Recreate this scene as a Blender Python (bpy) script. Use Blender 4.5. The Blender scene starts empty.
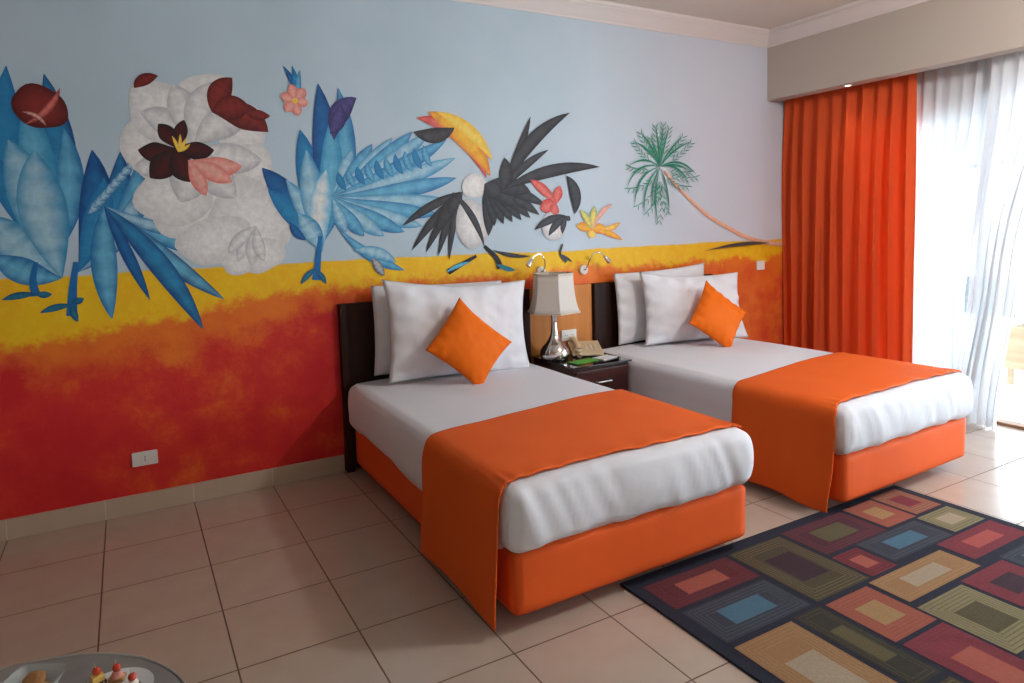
import bpy, bmesh, math, random
from mathutils import Vector, Matrix, noise

# ------------------------------------------------------------------ camera, light, exposure
sc = bpy.context.scene
col = sc.collection
cd = bpy.data.cameras.new('camera')
cam = bpy.data.objects.new('camera', cd)
col.objects.link(cam)
cd.sensor_width = 36.0
cd.lens = 23.7829
cd.shift_x = 0.003594
cd.shift_y = -0.057511
cd.clip_start = 0.02
RX, UP, FW = ([0.869931, -0.492374, -0.028079], [0.065684, 0.059247, 0.99608], [0.48878, 0.868365, -0.083882])
cam.matrix_world = Matrix(((RX[0], UP[0], -FW[0], (-0.23858, -4.04828, 1.47717)[0]), (RX[1], UP[1], -FW[1], (-0.23858, -4.04828, 1.47717)[1]),
                           (RX[2], UP[2], -FW[2], (-0.23858, -4.04828, 1.47717)[2]), (0, 0, 0, 1)))
sc.camera = cam
sc.view_settings.view_transform = 'Standard'
sc.view_settings.look = 'None'
sc.view_settings.gamma = 1.0
sc.view_settings.use_curve_mapping = False
sc.view_settings.exposure = 0.66
sc.cycles.use_denoising = True
sc.cycles.max_bounces = 10
sc.cycles.diffuse_bounces = 5
sc.cycles.transparent_max_bounces = 16
sc.cycles.sample_clamp_indirect = 6.0
sc.cycles.caustics_reflective = False
sc.cycles.caustics_refractive = False

WIN_Y0, WIN_Y1, WIN_Z = -0.50, -4.45, 2.30      # the balcony door opening in the right wall
world = bpy.data.worlds.new('sky')
sc.world = world
world.use_nodes = True
wn = world.node_tree
for n in list(wn.nodes):
    wn.nodes.remove(n)
wo = wn.nodes.new('ShaderNodeOutputWorld')
wb = wn.nodes.new('ShaderNodeBackground')
wb.inputs['Color'].default_value = (0.71, 0.86, 1.0, 1)
wb.inputs['Strength'].default_value = 7.0
wn.links.new(wb.outputs[0], wo.inputs[0])
# portal: tells the renderer where the daylight comes in; emits nothing itself
pl = bpy.data.lights.new('door_portal', 'AREA')
pl.shape = 'RECTANGLE'
pl.size = WIN_Y0 - WIN_Y1
pl.size_y = WIN_Z
pl.cycles.is_portal = True
po = bpy.data.objects.new('door_portal', pl)
col.objects.link(po)
po.location = (5.12, (WIN_Y0 + WIN_Y1) / 2, WIN_Z / 2)
po.rotation_euler = (math.radians(90), 0, math.radians(90))   # -Z of the lamp points to -X
# small warm recessed lamp in the underside of the pelmet
dl = bpy.data.lights.new('pelmet_lamp', 'SPOT')
dl.energy = 3.0
dl.color = (1.0, 0.78, 0.5)
dl.spot_size = math.radians(95)
dl.spot_blend = 0.8
dl.shadow_soft_size = 0.02
dlo = bpy.data.objects.new('pelmet_lamp', dl)
col.objects.link(dlo)
dlo.location = (4.715, -0.70, 2.478)
dlo.rotation_euler = (0, math.radians(8), 0)
# added fill lamp, out of frame right of the camera, to brighten the room
cl = bpy.data.lights.new('ceiling_fill', 'POINT')
cl.shadow_soft_size = 0.13
cl.energy = 66
cl.color = (1.0, 0.97, 0.98)
clo = bpy.data.objects.new('ceiling_fill', cl)
col.objects.link(clo)
clo.location = (3.2, -3.15, 2.76)

TILE, TILE_X0, TILE_Y0 = 0.42, 0.0, 0.0

# ------------------------------------------------------------------ materials
def rgb(h):
    c = [int(h[i:i + 2], 16) / 255 for i in (0, 2, 4)]
    return tuple(x / 12.92 if x <= .04045 else ((x + .055) / 1.055) ** 2.4 for x in c)

def mat(name, color, rough=.6, metal=0., spec=.5, bump=None, var=None, sheen=0., coat=0., coat_rough=.05):
    """principled material; bump=(scale, strength[, detail]); var=(scale, amount) breaks the colour up a little"""
    m = bpy.data.materials.new(name)
    m.use_nodes = True
    nt = m.node_tree
    b = nt.nodes['Principled BSDF']
    b.inputs['Base Color'].default_value = (*color, 1)
    b.inputs['Roughness'].default_value = rough
    b.inputs['Metallic'].default_value = metal
    b.inputs['Specular IOR Level'].default_value = spec
    b.inputs['Sheen Weight'].default_value = sheen
    b.inputs['Coat Weight'].default_value = coat
    b.inputs['Coat Roughness'].default_value = coat_rough
    tc = nt.nodes.new('ShaderNodeTexCoord')
    if var:
        n = nt.nodes.new('ShaderNodeTexNoise')
        n.inputs['Scale'].default_value = var[0]
        n.inputs['Detail'].default_value = 6
        nt.links.new(tc.outputs['Object'], n.inputs['Vector'])
        mx = nt.nodes.new('ShaderNodeMix')
        mx.data_type = 'RGBA'
        mx.inputs['A'].default_value = (*[c * (1 - var[1]) for c in color], 1)
        mx.inputs['B'].default_value = (*[min(1, c * (1 + var[1])) for c in color], 1)
        nt.links.new(n.outputs['Fac'], mx.inputs['Factor'])
        nt.links.new(mx.outputs['Result'], b.inputs['Base Color'])
    if bump:
        n = nt.nodes.new('ShaderNodeTexNoise')
        n.inputs['Scale'].default_value = bump[0]
        n.inputs['Detail'].default_value = bump[2] if len(bump) > 2 else 4
        nt.links.new(tc.outputs['Object'], n.inputs['Vector'])
        bp = nt.nodes.new('ShaderNodeBump')
        bp.inputs['Strength'].default_value = bump[1]
        bp.inputs['Distance'].default_value = .01
        nt.links.new(n.outputs['Fac'], bp.inputs['Height'])
        nt.links.new(bp.outputs['Normal'], b.inputs['Normal'])
    return m

def cloth_mat(name, color, translucent, transparent=0., tcol=None, bump=None):
    m = bpy.data.materials.new(name)
    m.use_nodes = True
    nt = m.node_tree
    nt.nodes.remove(nt.nodes['Principled BSDF'])
    out = nt.nodes['Material Output']
    d = nt.nodes.new('ShaderNodeBsdfDiffuse')
    d.inputs['Color'].default_value = (*color, 1)
    t = nt.nodes.new('ShaderNodeBsdfTranslucent')
    t.inputs['Color'].default_value = (*(tcol or color), 1)
    mx = nt.nodes.new('ShaderNodeMixShader')
    mx.inputs[0].default_value = translucent
    nt.links.new(d.outputs[0], mx.inputs[1])
    nt.links.new(t.outputs[0], mx.inputs[2])
    last = mx
    if bump:
        tc = nt.nodes.new('ShaderNodeTexCoord')
        n = nt.nodes.new('ShaderNodeTexNoise')
        n.inputs['Scale'].default_value = bump[0]
        nt.links.new(tc.outputs['Object'], n.inputs['Vector'])
        bp = nt.nodes.new('ShaderNodeBump')
        bp.inputs['Strength'].default_value = bump[1]
        bp.inputs['Distance'].default_value = .01
        nt.links.new(n.outputs['Fac'], bp.inputs['Height'])
        nt.links.new(bp.outputs['Normal'], d.inputs['Normal'])
    if transparent:
        tr = nt.nodes.new('ShaderNodeBsdfTransparent')
        m2 = nt.nodes.new('ShaderNodeMixShader')
        m2.inputs[0].default_value = transparent
        nt.links.new(mx.outputs[0], m2.inputs[1])
        nt.links.new(tr.outputs[0], m2.inputs[2])
        last = m2
    nt.links.new(last.outputs[0], out.inputs[0])
    return m

def glass_mat(name, tint=(.95, .98, .97), refl=.12, rough=.02, milky=0.):
    m = bpy.data.materials.new(name)
    m.use_nodes = True
    nt = m.node_tree
    nt.nodes.remove(nt.nodes['Principled BSDF'])
    out = nt.nodes['Material Output']
    tr = nt.nodes.new('ShaderNodeBsdfTransparent')
    tr.inputs['Color'].default_value = (*tint, 1)
    g = nt.nodes.new('ShaderNodeBsdfGlossy')
    g.inputs['Roughness'].default_value = rough
    fr = nt.nodes.new('ShaderNodeLayerWeight')
    fr.inputs['Blend'].default_value = refl
    mx = nt.nodes.new('ShaderNodeMixShader')
    nt.links.new(fr.outputs['Fresnel'], mx.inputs[0])
    nt.links.new(tr.outputs[0], mx.inputs[1])
    nt.links.new(g.outputs[0], mx.inputs[2])
    last = mx
    if milky:
        d = nt.nodes.new('ShaderNodeBsdfDiffuse')
        d.inputs['Color'].default_value = (.8, .84, .83, 1)
        last = nt.nodes.new('ShaderNodeMixShader')
        last.inputs[0].default_value = milky
        nt.links.new(mx.outputs[0], last.inputs[1])
        nt.links.new(d.outputs[0], last.inputs[2])
    nt.links.new(last.outputs[0], out.inputs[0])
    return m

class NG:
    """tiny helper for node maths"""
    def __init__(s, nt):
        s.nt = nt
    def val(s, node_in, v):
        if isinstance(v, bpy.types.NodeSocket):
            s.nt.links.new(v, node_in)
        else:
            node_in.default_value = v
    def math(s, op, a, b=0., clamp=False):
        n = s.nt.nodes.new('ShaderNodeMath')
        n.operation = op
        n.use_clamp = clamp
        s.val(n.inputs[0], a)
        s.val(n.inputs[1], b)
        return n.outputs[0]
    def ramp(s, v, lo, hi, a=0., b=1.):
        n = s.nt.nodes.new('ShaderNodeMapRange')
        n.interpolation_type = 'SMOOTHSTEP'
        for i, k in enumerate((v, lo, hi, a, b)):
            s.val(n.inputs[i], k)
        return n.outputs[0]
    def mix(s, f, a, b):
        n = s.nt.nodes.new('ShaderNodeMix')
        n.data_type = 'RGBA'
        s.val(n.inputs['Factor'], f)
        for k, c in (('A', a), ('B', b)):
            s.val(n.inputs[k], (*c, 1) if isinstance(c, tuple) else c)
        return n.outputs['Result']
    def noise(s, vec, scale, detail=5, rough=.55, off=0.):
        n = s.nt.nodes.new('ShaderNodeTexNoise')
        n.inputs['Scale'].default_value = scale
        n.inputs['Detail'].default_value = detail
        n.inputs['Roughness'].default_value = rough
        mp = s.nt.nodes.new('ShaderNodeMapping')
        mp.inputs['Location'].default_value = (off, off * .7, off * 1.3)
        s.nt.links.new(vec, mp.inputs['Vector'])
        s.nt.links.new(mp.outputs[0], n.inputs['Vector'])
        return n.outputs['Fac']

def tile_mat():
    m = bpy.data.materials.new('ceramic_floor_tiles')
    m.use_nodes = True
    nt = m.node_tree
    g = NG(nt)
    b = nt.nodes['Principled BSDF']
    tc = nt.nodes.new('ShaderNodeTexCoord')
    sep = nt.nodes.new('ShaderNodeSeparateXYZ')
    nt.links.new(tc.outputs['Object'], sep.inputs[0])
    fx = g.math('FRACT', g.math('DIVIDE', g.math('ADD', sep.outputs[0], TILE_X0), TILE))
    fy = g.math('FRACT', g.math('DIVIDE', g.math('ADD', sep.outputs[1], TILE_Y0), TILE))
    dx = g.math('MINIMUM', fx, g.math('SUBTRACT', 1., fx))
    dy = g.math('MINIMUM', fy, g.math('SUBTRACT', 1., fy))
    d = g.math('MINIMUM', dx, dy)
    grout = g.ramp(d, .0055, .0085, 1., 0.)
    cell = nt.nodes.new('ShaderNodeCombineXYZ')
    nt.links.new(g.math('FLOOR', g.math('DIVIDE', g.math('ADD', sep.outputs[0], TILE_X0), TILE)), cell.inputs[0])
    nt.links.new(g.math('FLOOR', g.math('DIVIDE', g.math('ADD', sep.outputs[1], TILE_Y0), TILE)), cell.inputs[1])
    wn_ = nt.nodes.new('ShaderNodeTexWhiteNoise')
    nt.links.new(cell.outputs[0], wn_.inputs['Vector'])
    n1 = g.noise(tc.outputs['Object'], 7, 6)
    base = g.mix(n1, (.44, .345, .28), (.53, .435, .365))
    base = g.mix(g.math('MULTIPLY', wn_.outputs['Value'], .25), base, (.41, .325, .265))
    colr = g.mix(grout, base, (.13, .075, .05))
    nt.links.new(colr, b.inputs['Base Color'])
    b.inputs['Specular IOR Level'].default_value = .5
    nt.links.new(g.math('ADD', g.math('MULTIPLY', grout, .5), g.math('ADD', .17, g.math('MULTIPLY', n1, .1))), b.inputs['Roughness'])
    bp = nt.nodes.new('ShaderNodeBump')
    bp.inputs['Strength'].default_value = .5
    bp.inputs['Distance'].default_value = .003
    nt.links.new(g.math('SUBTRACT', g.math('MULTIPLY', n1, .06), grout), bp.inputs['Height'])
    nt.links.new(bp.outputs[0], b.inputs['Normal'])
    return m

def skirting_mat():
    m = bpy.data.materials.new('ceramic_skirting')
    m.use_nodes = True
    nt = m.node_tree
    g = NG(nt)
    b = nt.nodes['Principled BSDF']
    tc = nt.nodes.new('ShaderNodeTexCoord')
    sep = nt.nodes.new('ShaderNodeSeparateXYZ')
    nt.links.new(tc.outputs['Object'], sep.inputs[0])
    fx = g.math('FRACT', g.math('DIVIDE', g.math('ADD', sep.outputs[0], TILE_X0), TILE))
    d = g.math('MINIMUM', fx, g.math('SUBTRACT', 1., fx))
    nt.links.new(g.mix(g.ramp(d, .004, .007, 1., 0.), g.mix(g.noise(tc.outputs['Object'], 6), (.50, .40, .30), (.58, .47, .37)), (.66, .58, .48)), b.inputs['Base Color'])
    b.inputs['Roughness'].default_value = .3
    return m

def mural_wall_mat():
    """sky above, yellow sand, then clouded orange and red paint towards the skirting"""
    m = bpy.data.materials.new('painted_beach_wall')
    m.use_nodes = True
    nt = m.node_tree
    g = NG(nt)
    b = nt.nodes['Principled BSDF']
    tc = nt.nodes.new('ShaderNodeTexCoord')
    v = tc.outputs['Object']
    sep = nt.nodes.new('ShaderNodeSeparateXYZ')
    nt.links.new(v, sep.inputs[0])
    x, z = sep.outputs[0], sep.outputs[2]
    n_lo, n_mid, n_hi = g.noise(v, 1.3, 3), g.noise(v, 3.2, 7, .62, 4.1), g.noise(v, 22, 5, .6, 9.)
    n_b = g.noise(v, 2.1, 8, .66, 17.3)
    brush = g.math('SUBTRACT', n_hi, .5)
    sky = g.mix(g.ramp(n_lo, .3, .7), (.47, .60, .68), (.53, .65, .74))
    sky = g.mix(g.ramp(x, 1.8, 4.6), sky, (.66, .70, .79))  # sky paler towards the window corner, window light put into the paint colour
    yel = g.mix(g.ramp(n_mid, .3, .7), (.92, .55, .008), (.88, .46, .010))
    yel = g.mix(g.ramp(n_hi, .4, .75, 0., .5), yel, (.94, .66, .03))
    ora = g.mix(g.ramp(n_mid, .35, .7), (.85, .20, .02), (.74, .10, .02))
    red = g.mix(g.ramp(n_b, .35, .65), (.62, .018, .024), (.74, .045, .024))
    low = g.mix(g.ramp(n_b, .50, .70), red, (.82, .16, .022))
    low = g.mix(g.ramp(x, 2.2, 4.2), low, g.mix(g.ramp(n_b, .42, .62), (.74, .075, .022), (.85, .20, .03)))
    # where sand turns to orange, then to red, measured up the wall
    t1 = g.ramp(x, -.8, .9, .93, 1.13)
    w1 = g.math('ADD', z, g.math('ADD', g.math('MULTIPLY', g.math('SUBTRACT', n_mid, .5), .34), g.math('MULTIPLY', brush, .13)))
    f_or = g.ramp(w1, g.math('SUBTRACT', t1, .03), g.math('ADD', t1, .05), 1., 0.)
    w2 = g.math('ADD', z, g.math('ADD', g.math('MULTIPLY', brush, .12), g.math('MULTIPLY', g.math('SUBTRACT', n_b, .5), .9)))
    f_rd = g.ramp(w2, g.math('SUBTRACT', t1, .25), g.math('SUBTRACT', t1, .02), 1., 0.)
    ground = g.mix(f_or, yel, g.mix(f_rd, ora, low))
    hz = g.math('ADD', g.math('ADD', z, g.math('MULTIPLY', brush, .012)), g.math('MULTIPLY', g.math('SUBTRACT', n_lo, .5), .06))
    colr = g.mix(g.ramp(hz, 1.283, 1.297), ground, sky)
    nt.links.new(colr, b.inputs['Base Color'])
    b.inputs['Roughness'].default_value = .55
    b.inputs['Specular IOR Level'].default_value = .3
    bp = nt.nodes.new('ShaderNodeBump')
    bp.inputs['Strength'].default_value = .12
    bp.inputs['Distance'].default_value = .01
    nt.links.new(g.noise(v, 60, 4), bp.inputs['Height'])
    nt.links.new(bp.outputs[0], b.inputs['Normal'])
    return m

def paint_mat():
    m = bpy.data.materials.new('mural_paint_colours')
    m.use_nodes = True
    nt = m.node_tree
    g = NG(nt)
    b = nt.nodes['Principled BSDF']
    at = nt.nodes.new('ShaderNodeVertexColor')
    at.layer_name = 'paint'
    tc = nt.nodes.new('ShaderNodeTexCoord')
    n = g.noise(tc.outputs['Object'], 30, 6, .65)
    hs = nt.nodes.new('ShaderNodeHueSaturation')
    nt.links.new(g.ramp(n, .3, .7, .90, 1.10), hs.inputs['Value'])
    nt.links.new(at.outputs['Color'], hs.inputs['Color'])
    nt.links.new(hs.outputs[0], b.inputs['Base Color'])
    b.inputs['Roughness'].default_value = .5
    b.inputs['Specular IOR Level'].default_value = .3
    return m

def wood_mat(name, a, b_, scale=3., rough=.35, coat=0., axis=2, spec=.5):
    m = bpy.data.materials.new(name)
    m.use_nodes = True
    nt = m.node_tree
    g = NG(nt)
    b = nt.nodes['Principled BSDF']
    tc = nt.nodes.new('ShaderNodeTexCoord')
    mp = nt.nodes.new('ShaderNodeMapping')
    s = [scale * 6] * 3
    s[axis] = scale * .5
    mp.inputs['Scale'].default_value = s
    nt.links.new(tc.outputs['Object'], mp.inputs['Vector'])
    n = nt.nodes.new('ShaderNodeTexNoise')
    n.inputs['Scale'].default_value = 1.
    n.inputs['Detail'].default_value = 8
    n.inputs['Distortion'].default_value = .6
    nt.links.new(mp.outputs[0], n.inputs['Vector'])
    nt.links.new(g.mix(g.ramp(n.outputs['Fac'], .3, .7), a, b_), b.inputs['Base Color'])
    b.inputs['Roughness'].default_value = rough
    b.inputs['Coat Weight'].default_value = coat
    b.inputs['Specular IOR Level'].default_value = spec
    return m

M = {}
M['tile'] = tile_mat()
M['skirting'] = skirting_mat()
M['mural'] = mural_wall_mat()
M['paint'] = paint_mat()
M['ceiling'] = mat('ceiling_paint', (.74, .68, .60), .8, bump=(40, .05))
M['plaster'] = mat('beige_plaster', (.53, .47, .405), .75, bump=(50, .06))
M['cream'] = mat('cream_wall_paint', (.80, .76, .70), .8, bump=(50, .06))
M['cream_dark'] = mat('sand_wall_paint', (.42, .36, .30), .8, bump=(50, .06))
M['cornice'] = mat('white_cornice', (.78, .72, .69), .6)
M['sheet'] = mat('white_cotton_sheet', (.74, .745, .80), .75, sheen=.1, bump=(9, .22, 6))
M['pillow'] = mat('white_cotton_pillowcase', (.80, .80, .84), .75, sheen=.1, bump=(13, .3, 5))
M['orange'] = mat('orange_polyester', (.80, .125, .016), .6, spec=.15, sheen=0., bump=(7, .12, 5), var=(4, .05))
M['orange_base'] = mat('orange_upholstery', (.80, .115, .020), .65, spec=.15, sheen=0., bump=(180, .12), var=(6, .05))
M['orange_cushion'] = mat('orange_cushion_cover', (.86, .16, .006), .6, spec=.15, sheen=0., bump=(16, .2, 4))
M['curtain'] = cloth_mat('orange_curtain_cloth', (.88, .15, .048), .34, 0., (.82, .19, .06), bump=(30, .1))
M['sheer'] = cloth_mat('white_sheer_voile', (.80, .81, .83), .22, .07, bump=(40, .1))
M['dark_wood'] = wood_mat('wenge_wood', (.020, .008, .006), (.040, .016, .012), 3., .5, .0, 2, .15)
M['red_wood'] = wood_mat('mahogany_wood', (.045, .012, .010), (.075, .020, .015), 3., .28, .3, 0)
M['panel_wood'] = wood_mat('honey_veneer', (.60, .215, .050), (.68, .27, .07), 2.2, .5, .0, 2, .2)
M['chrome'] = mat('polished_chrome', (.78, .77, .76), .09, 1.)
M['steel'] = mat('brushed_steel', (.72, .72, .72), .28, 1.)
M['black_glass'] = mat('black_glass_top', (.010, .008, .008), .06, 0., .6, coat=.5)
M['shade'] = cloth_mat('ivory_lampshade_silk', (.90, .86, .81), .25)
M['shade_trim'] = mat('ivory_braid', (.66, .58, .48), .6)
M['white_plastic'] = mat('white_plastic', (.80, .79, .76), .35)
M['dark_hole'] = mat('black_plastic', (.02, .02, .02), .5)
M['beige_plastic'] = mat('beige_plastic', (.74, .58, .38), .4)
M['beige_key'] = mat('pale_key_plastic', (.72, .63, .48), .45)
M['paper'] = mat('white_paper', (.82, .82, .84), .7)
M['green_card'] = mat('green_leaflet', (.06, .42, .05), .45)
M['alu'] = mat('white_aluminium', (.78, .80, .83), .35)
M['glass'] = glass_mat('door_glass')
M['dish_glass'] = glass_mat('clear_dish_glass', (.92, .95, .94), .08, .1, .3)
M['threshold'] = wood_mat('threshold_wood', (.22, .10, .05), (.32, .16, .08), 3, .5, 0, 1)
M['balcony'] = mat('pale_terrace_tiles', (.74, .72, .69), .6, var=(5, .06))
M['render'] = mat('white_render', (.80, .79, .77), .8, bump=(30, .1))
M['tan'] = wood_mat('tan_timber', (.42, .31, .19), (.50, .38, .24), 3, .6, 0, 1)
M['leaf'] = mat('shrub_leaf', (.02, .075, .018), .5, var=(8, .3))
M['twig'] = mat('shrub_twig', (.10, .07, .05), .7)
M['flower'] = mat('shrub_flower', (.62, .16, .06), .5)
M['marble'] = mat('grey_stone_top', (.24, .215, .20), .38, bump=(20, .05), var=(14, .35))
M['plate'] = mat('white_porcelain', (.78, .78, .80), .15, coat=.4)
M['bread'] = mat('toasted_bread', (.42, .22, .08), .8, bump=(60, .4))
M['brown_bread'] = mat('brown_rye_bread', (.10, .045, .02), .8, bump=(60, .4))
M['cheese'] = mat('yellow_cheese', (.78, .50, .12), .45)
M['cream_cheese'] = mat('cream_cheese', (.80, .74, .64), .5)
M['tomato'] = mat('cherry_tomato', (.62, .055, .02), .15, coat=.5)
M['ham'] = mat('pink_ham', (.66, .26, .20), .45)
M['stick'] = mat('toothpick_wood', (.70, .58, .38), .6)
M['cookie'] = mat('brown_cookie', (.38, .18, .06), .75, bump=(50, .5), var=(20, .3))

# ------------------------------------------------------------------ mesh helpers
class MB:
    def __init__(s):
        s.v, s.f, s.m = [], [], []
    def quadmesh(s, rows, mi=0, closed=False):
        o = len(s.v)
        n = len(rows[0])
        for r in rows:
            s.v += [tuple(p) for p in r]
        for i in range(len(rows) - 1):
            for j in range(n if closed else n - 1):
                k = (j + 1) % n
                s.f.append((o + i * n + j, o + i * n + k, o + (i + 1) * n + k, o + (i + 1) * n + j))
                s.m.append(mi)
        return o
    def poly(s, pts, mi=0):
        o = len(s.v)
        s.v += [tuple(p) for p in pts]
        s.f.append(tuple(range(o, o + len(pts))))
        s.m.append(mi)
    def box(s, x0, x1, y0, y1, z0, z1, mi=0):
        x0, x1 = min(x0, x1), max(x0, x1)
        y0, y1 = min(y0, y1), max(y0, y1)
        z0, z1 = min(z0, z1), max(z0, z1)
        o = len(s.v)
        s.v += [(x, y, z) for z in (z0, z1) for y in (y0, y1) for x in (x0, x1)]
        for q in ((0, 2, 3, 1), (4, 5, 7, 6), (0, 1, 5, 4), (2, 6, 7, 3), (0, 4, 6, 2), (1, 3, 7, 5)):
            s.f.append(tuple(o + i for i in q))
            s.m.append(mi)
    def lathe(s, prof, n=32, c=(0, 0), mi=0, caps=True, rot=0., squash=1.):
        rows = [[(c[0] + r * math.cos(rot + 2 * math.pi * k / n), c[1] + squash * r * math.sin(rot + 2 * math.pi * k / n), z) for k in range(n)] for r, z in prof]
        s.quadmesh(rows, mi, True)
        if caps:
            s.poly(rows[0][::-1], mi)
            s.poly(rows[-1], mi)
    def tube(s, pts, r, n=10, mi=0, caps=True):
        pts = [Vector(p) for p in pts]
        rows = []
        up = Vector((0, 0, 1))
        prev = None
        for i, p in enumerate(pts):
            t = (pts[min(i + 1, len(pts) - 1)] - pts[max(i - 1, 0)]).normalized()
            if prev is None:
                a = t.cross(up)
                if a.length < 1e-3:
                    a = t.cross(Vector((0, 1, 0)))
            else:
                a = prev - t * prev.dot(t)
            a.normalize()
            prev = a
            b = t.cross(a)
            rr = r[i] if isinstance(r, (list, tuple)) else r
            rows.append([p + a * (rr * math.cos(2 * math.pi * k / n)) + b * (rr * math.sin(2 * math.pi * k / n)) for k in range(n)])
        s.quadmesh(rows, mi, True)
        if caps:
            s.poly(rows[0][::-1], mi)
            s.poly(rows[-1], mi)
    def rbox(s, hx, hy, z0, z1, r, n=(12, 12, 6), c=(0, 0), fn=None, mi=0):
        """rounded box, each side a grid of its own count; fn moves points"""
        hz = (z1 - z0) / 2
        cz = (z1 + z0) / 2
        H = (hx, hy, hz)
        index = {}
        def pt(i, j, k):
            key = (i, j, k)
            if key in index:
                return index[key]
            q = []
            for a, (t, m) in enumerate(zip((i, j, k), n)):
                e = 2 * t / m - 1
                e = math.copysign(abs(e) ** .72, e) if e else 0.     # denser near the rims
                q.append(e * H[a])
            p = Vector(q)
            inner = Vector([max(-H[a] + r, min(H[a] - r, p[a])) for a in range(3)])
            d = p - inner
            if d.length > 1e-9:
                p = inner + d.normalized() * r if d.length > 0 else p
            w = Vector((p.x + c[0], p.y + c[1], p.z + cz))
            if fn:
                w = fn(w, Vector((q[0] / H[0], q[1] / H[1], q[2] / H[2])))
            index[key] = len(s.v)
            s.v.append(tuple(w))
            return index[key]
        nx, ny, nz = n
        for i in range(nx):
            for j in range(ny):
                s.f.append((pt(i, j, 0), pt(i, j + 1, 0), pt(i + 1, j + 1, 0), pt(i + 1, j, 0)))
                s.f.append((pt(i, j, nz), pt(i + 1, j, nz), pt(i + 1, j + 1, nz), pt(i, j + 1, nz)))
                s.m += [mi, mi]
        for i in range(nx):
            for k in range(nz):
                s.f.append((pt(i, 0, k), pt(i + 1, 0, k), pt(i + 1, 0, k + 1), pt(i, 0, k + 1)))
                s.f.append((pt(i, ny, k), pt(i, ny, k + 1), pt(i + 1, ny, k + 1), pt(i + 1, ny, k)))
                s.m += [mi, mi]
        for j in range(ny):
            for k in range(nz):
                s.f.append((pt(0, j, k), pt(0, j, k + 1), pt(0, j + 1, k + 1), pt(0, j + 1, k)))
                s.f.append((pt(nx, j, k), pt(nx, j + 1, k), pt(nx, j + 1, k + 1), pt(nx, j, k + 1)))
                s.m += [mi, mi]
    def sphere(s, c, r, n=16, sq=(1, 1, 1), mi=0):
        rows = []
        for i in range(1, n // 2):
            a = math.pi * i / (n // 2)
            rows.append([(c[0] + sq[0] * r * math.sin(a) * math.cos(2 * math.pi * k / n), c[1] + sq[1] * r * math.sin(a) * math.sin(2 * math.pi * k / n), c[2] - sq[2] * r * math.cos(a)) for k in range(n)])
        s.quadmesh(rows, mi, True)
        s.poly(rows[0][::-1], mi)
        s.poly(rows[-1], mi)
    def build(s, name, mats, parent=None, loc=(0, 0, 0), rot=(0, 0, 0), smooth=False, bevel=0., solid=0., angle=40, sub=0):
        me = bpy.data.meshes.new(name)
        me.from_pydata(s.v, [], s.f)
        for k in (mats if isinstance(mats, (list, tuple)) else [mats]):
            me.materials.append(k)
        me.polygons.foreach_set('material_index', s.m)
        bm = bmesh.new()
        bm.from_mesh(me)
        bmesh.ops.recalc_face_normals(bm, faces=bm.faces)
        bm.to_mesh(me)
        bm.free()
        if smooth:
            me.polygons.foreach_set('use_smooth', [True] * len(me.polygons))
            if angle < 180:
                me.set_sharp_from_angle(angle=math.radians(angle))
        o = bpy.data.objects.new(name, me)
        col.objects.link(o)
        o.location = loc
        o.rotation_euler = rot
        if parent:
            o.parent = parent
        if solid:
            md = o.modifiers.new('thickness', 'SOLIDIFY')
            md.thickness = solid
            md.offset = 0
        if bevel:
            md = o.modifiers.new('bevel', 'BEVEL')
            md.width = bevel
            md.segments = 3
            md.limit_method = 'ANGLE'
            md.angle_limit = math.radians(50)
        if sub:
            md = o.modifiers.new('smooth', 'SUBSURF')
            md.levels = sub
            md.render_levels = sub
        return o

def thing(name, label, cat, loc=(0, 0, 0), rz=0., group=None):
    o = bpy.data.objects.new(name, None)
    o.empty_display_size = .1
    col.objects.link(o)
    o.location = loc
    o.rotation_euler = (0, 0, rz)
    return tag(o, label, cat, group)

def tag(o, label, cat, group=None):
    o['label'] = label
    o['category'] = cat
    if group:
        o['group'] = group
    return o

def struct(o, label=None):
    o['kind'] = 'structure'
    if label:
        o['label'] = label
    return o

def copy_tree(o, parent=None):
    c = o.copy()
    col.objects.link(c)
    c.parent = parent
    for ch in o.children:
        copy_tree(ch, c)
    return c

def spline(P, n):
    """Catmull-Rom through the points P"""
    P = [Vector(p) for p in P]
    Q = [P[0] * 2 - P[1]] + P + [P[-1] * 2 - P[-2]]
    out = []
    m = len(P) - 1
    for i in range(n + 1):
        t = i / n * m
        k = min(int(t), m - 1)
        t -= k
        a, b, c, d = Q[k:k + 4]
        out.append(.5 * ((2 * b) + (c - a) * t + (2 * a - 5 * b + 4 * c - d) * t * t + (3 * b - a - 3 * c + d) * t ** 3))
    return out

def smooth01(t):
    t = max(0., min(1., t))
    return t * t * (3 - 2 * t)

# ------------------------------------------------------------------ the room
XL, XW, XP, YB, ZC = -2.3, 5.0, 4.645, -5.4, 3.045     # left wall, window wall, pelmet face, wall behind the camera, ceiling
b = MB()
b.box(XL - .15, XW + .2, YB - .15, .15, -.12, 0)
struct(b.build('floor', M['tile']), 'beige ceramic tiled floor with dark grout lines')
b = MB()
b.box(XL - .15, XW + .2, YB - .15, .15, ZC, ZC + .12)
struct(b.build('ceiling', M['ceiling']), 'plain beige painted ceiling')
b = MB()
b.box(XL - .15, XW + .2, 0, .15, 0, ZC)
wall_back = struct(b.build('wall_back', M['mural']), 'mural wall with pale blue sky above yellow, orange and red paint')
b = MB()
b.box(XL - .15, XL, YB, 0, 0, ZC)
struct(b.build('wall_left', M['cream_dark']))
b = MB()
b.box(XL - .15, XW + .2, YB - .15, YB, 0, ZC)
struct(b.build('wall_front', M['cream']))
b = MB()
b.box(XW, XW + .2, WIN_Y0, 0, 0, ZC)
b.box(XW, XW + .2, YB, WIN_Y1, 0, ZC)
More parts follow.
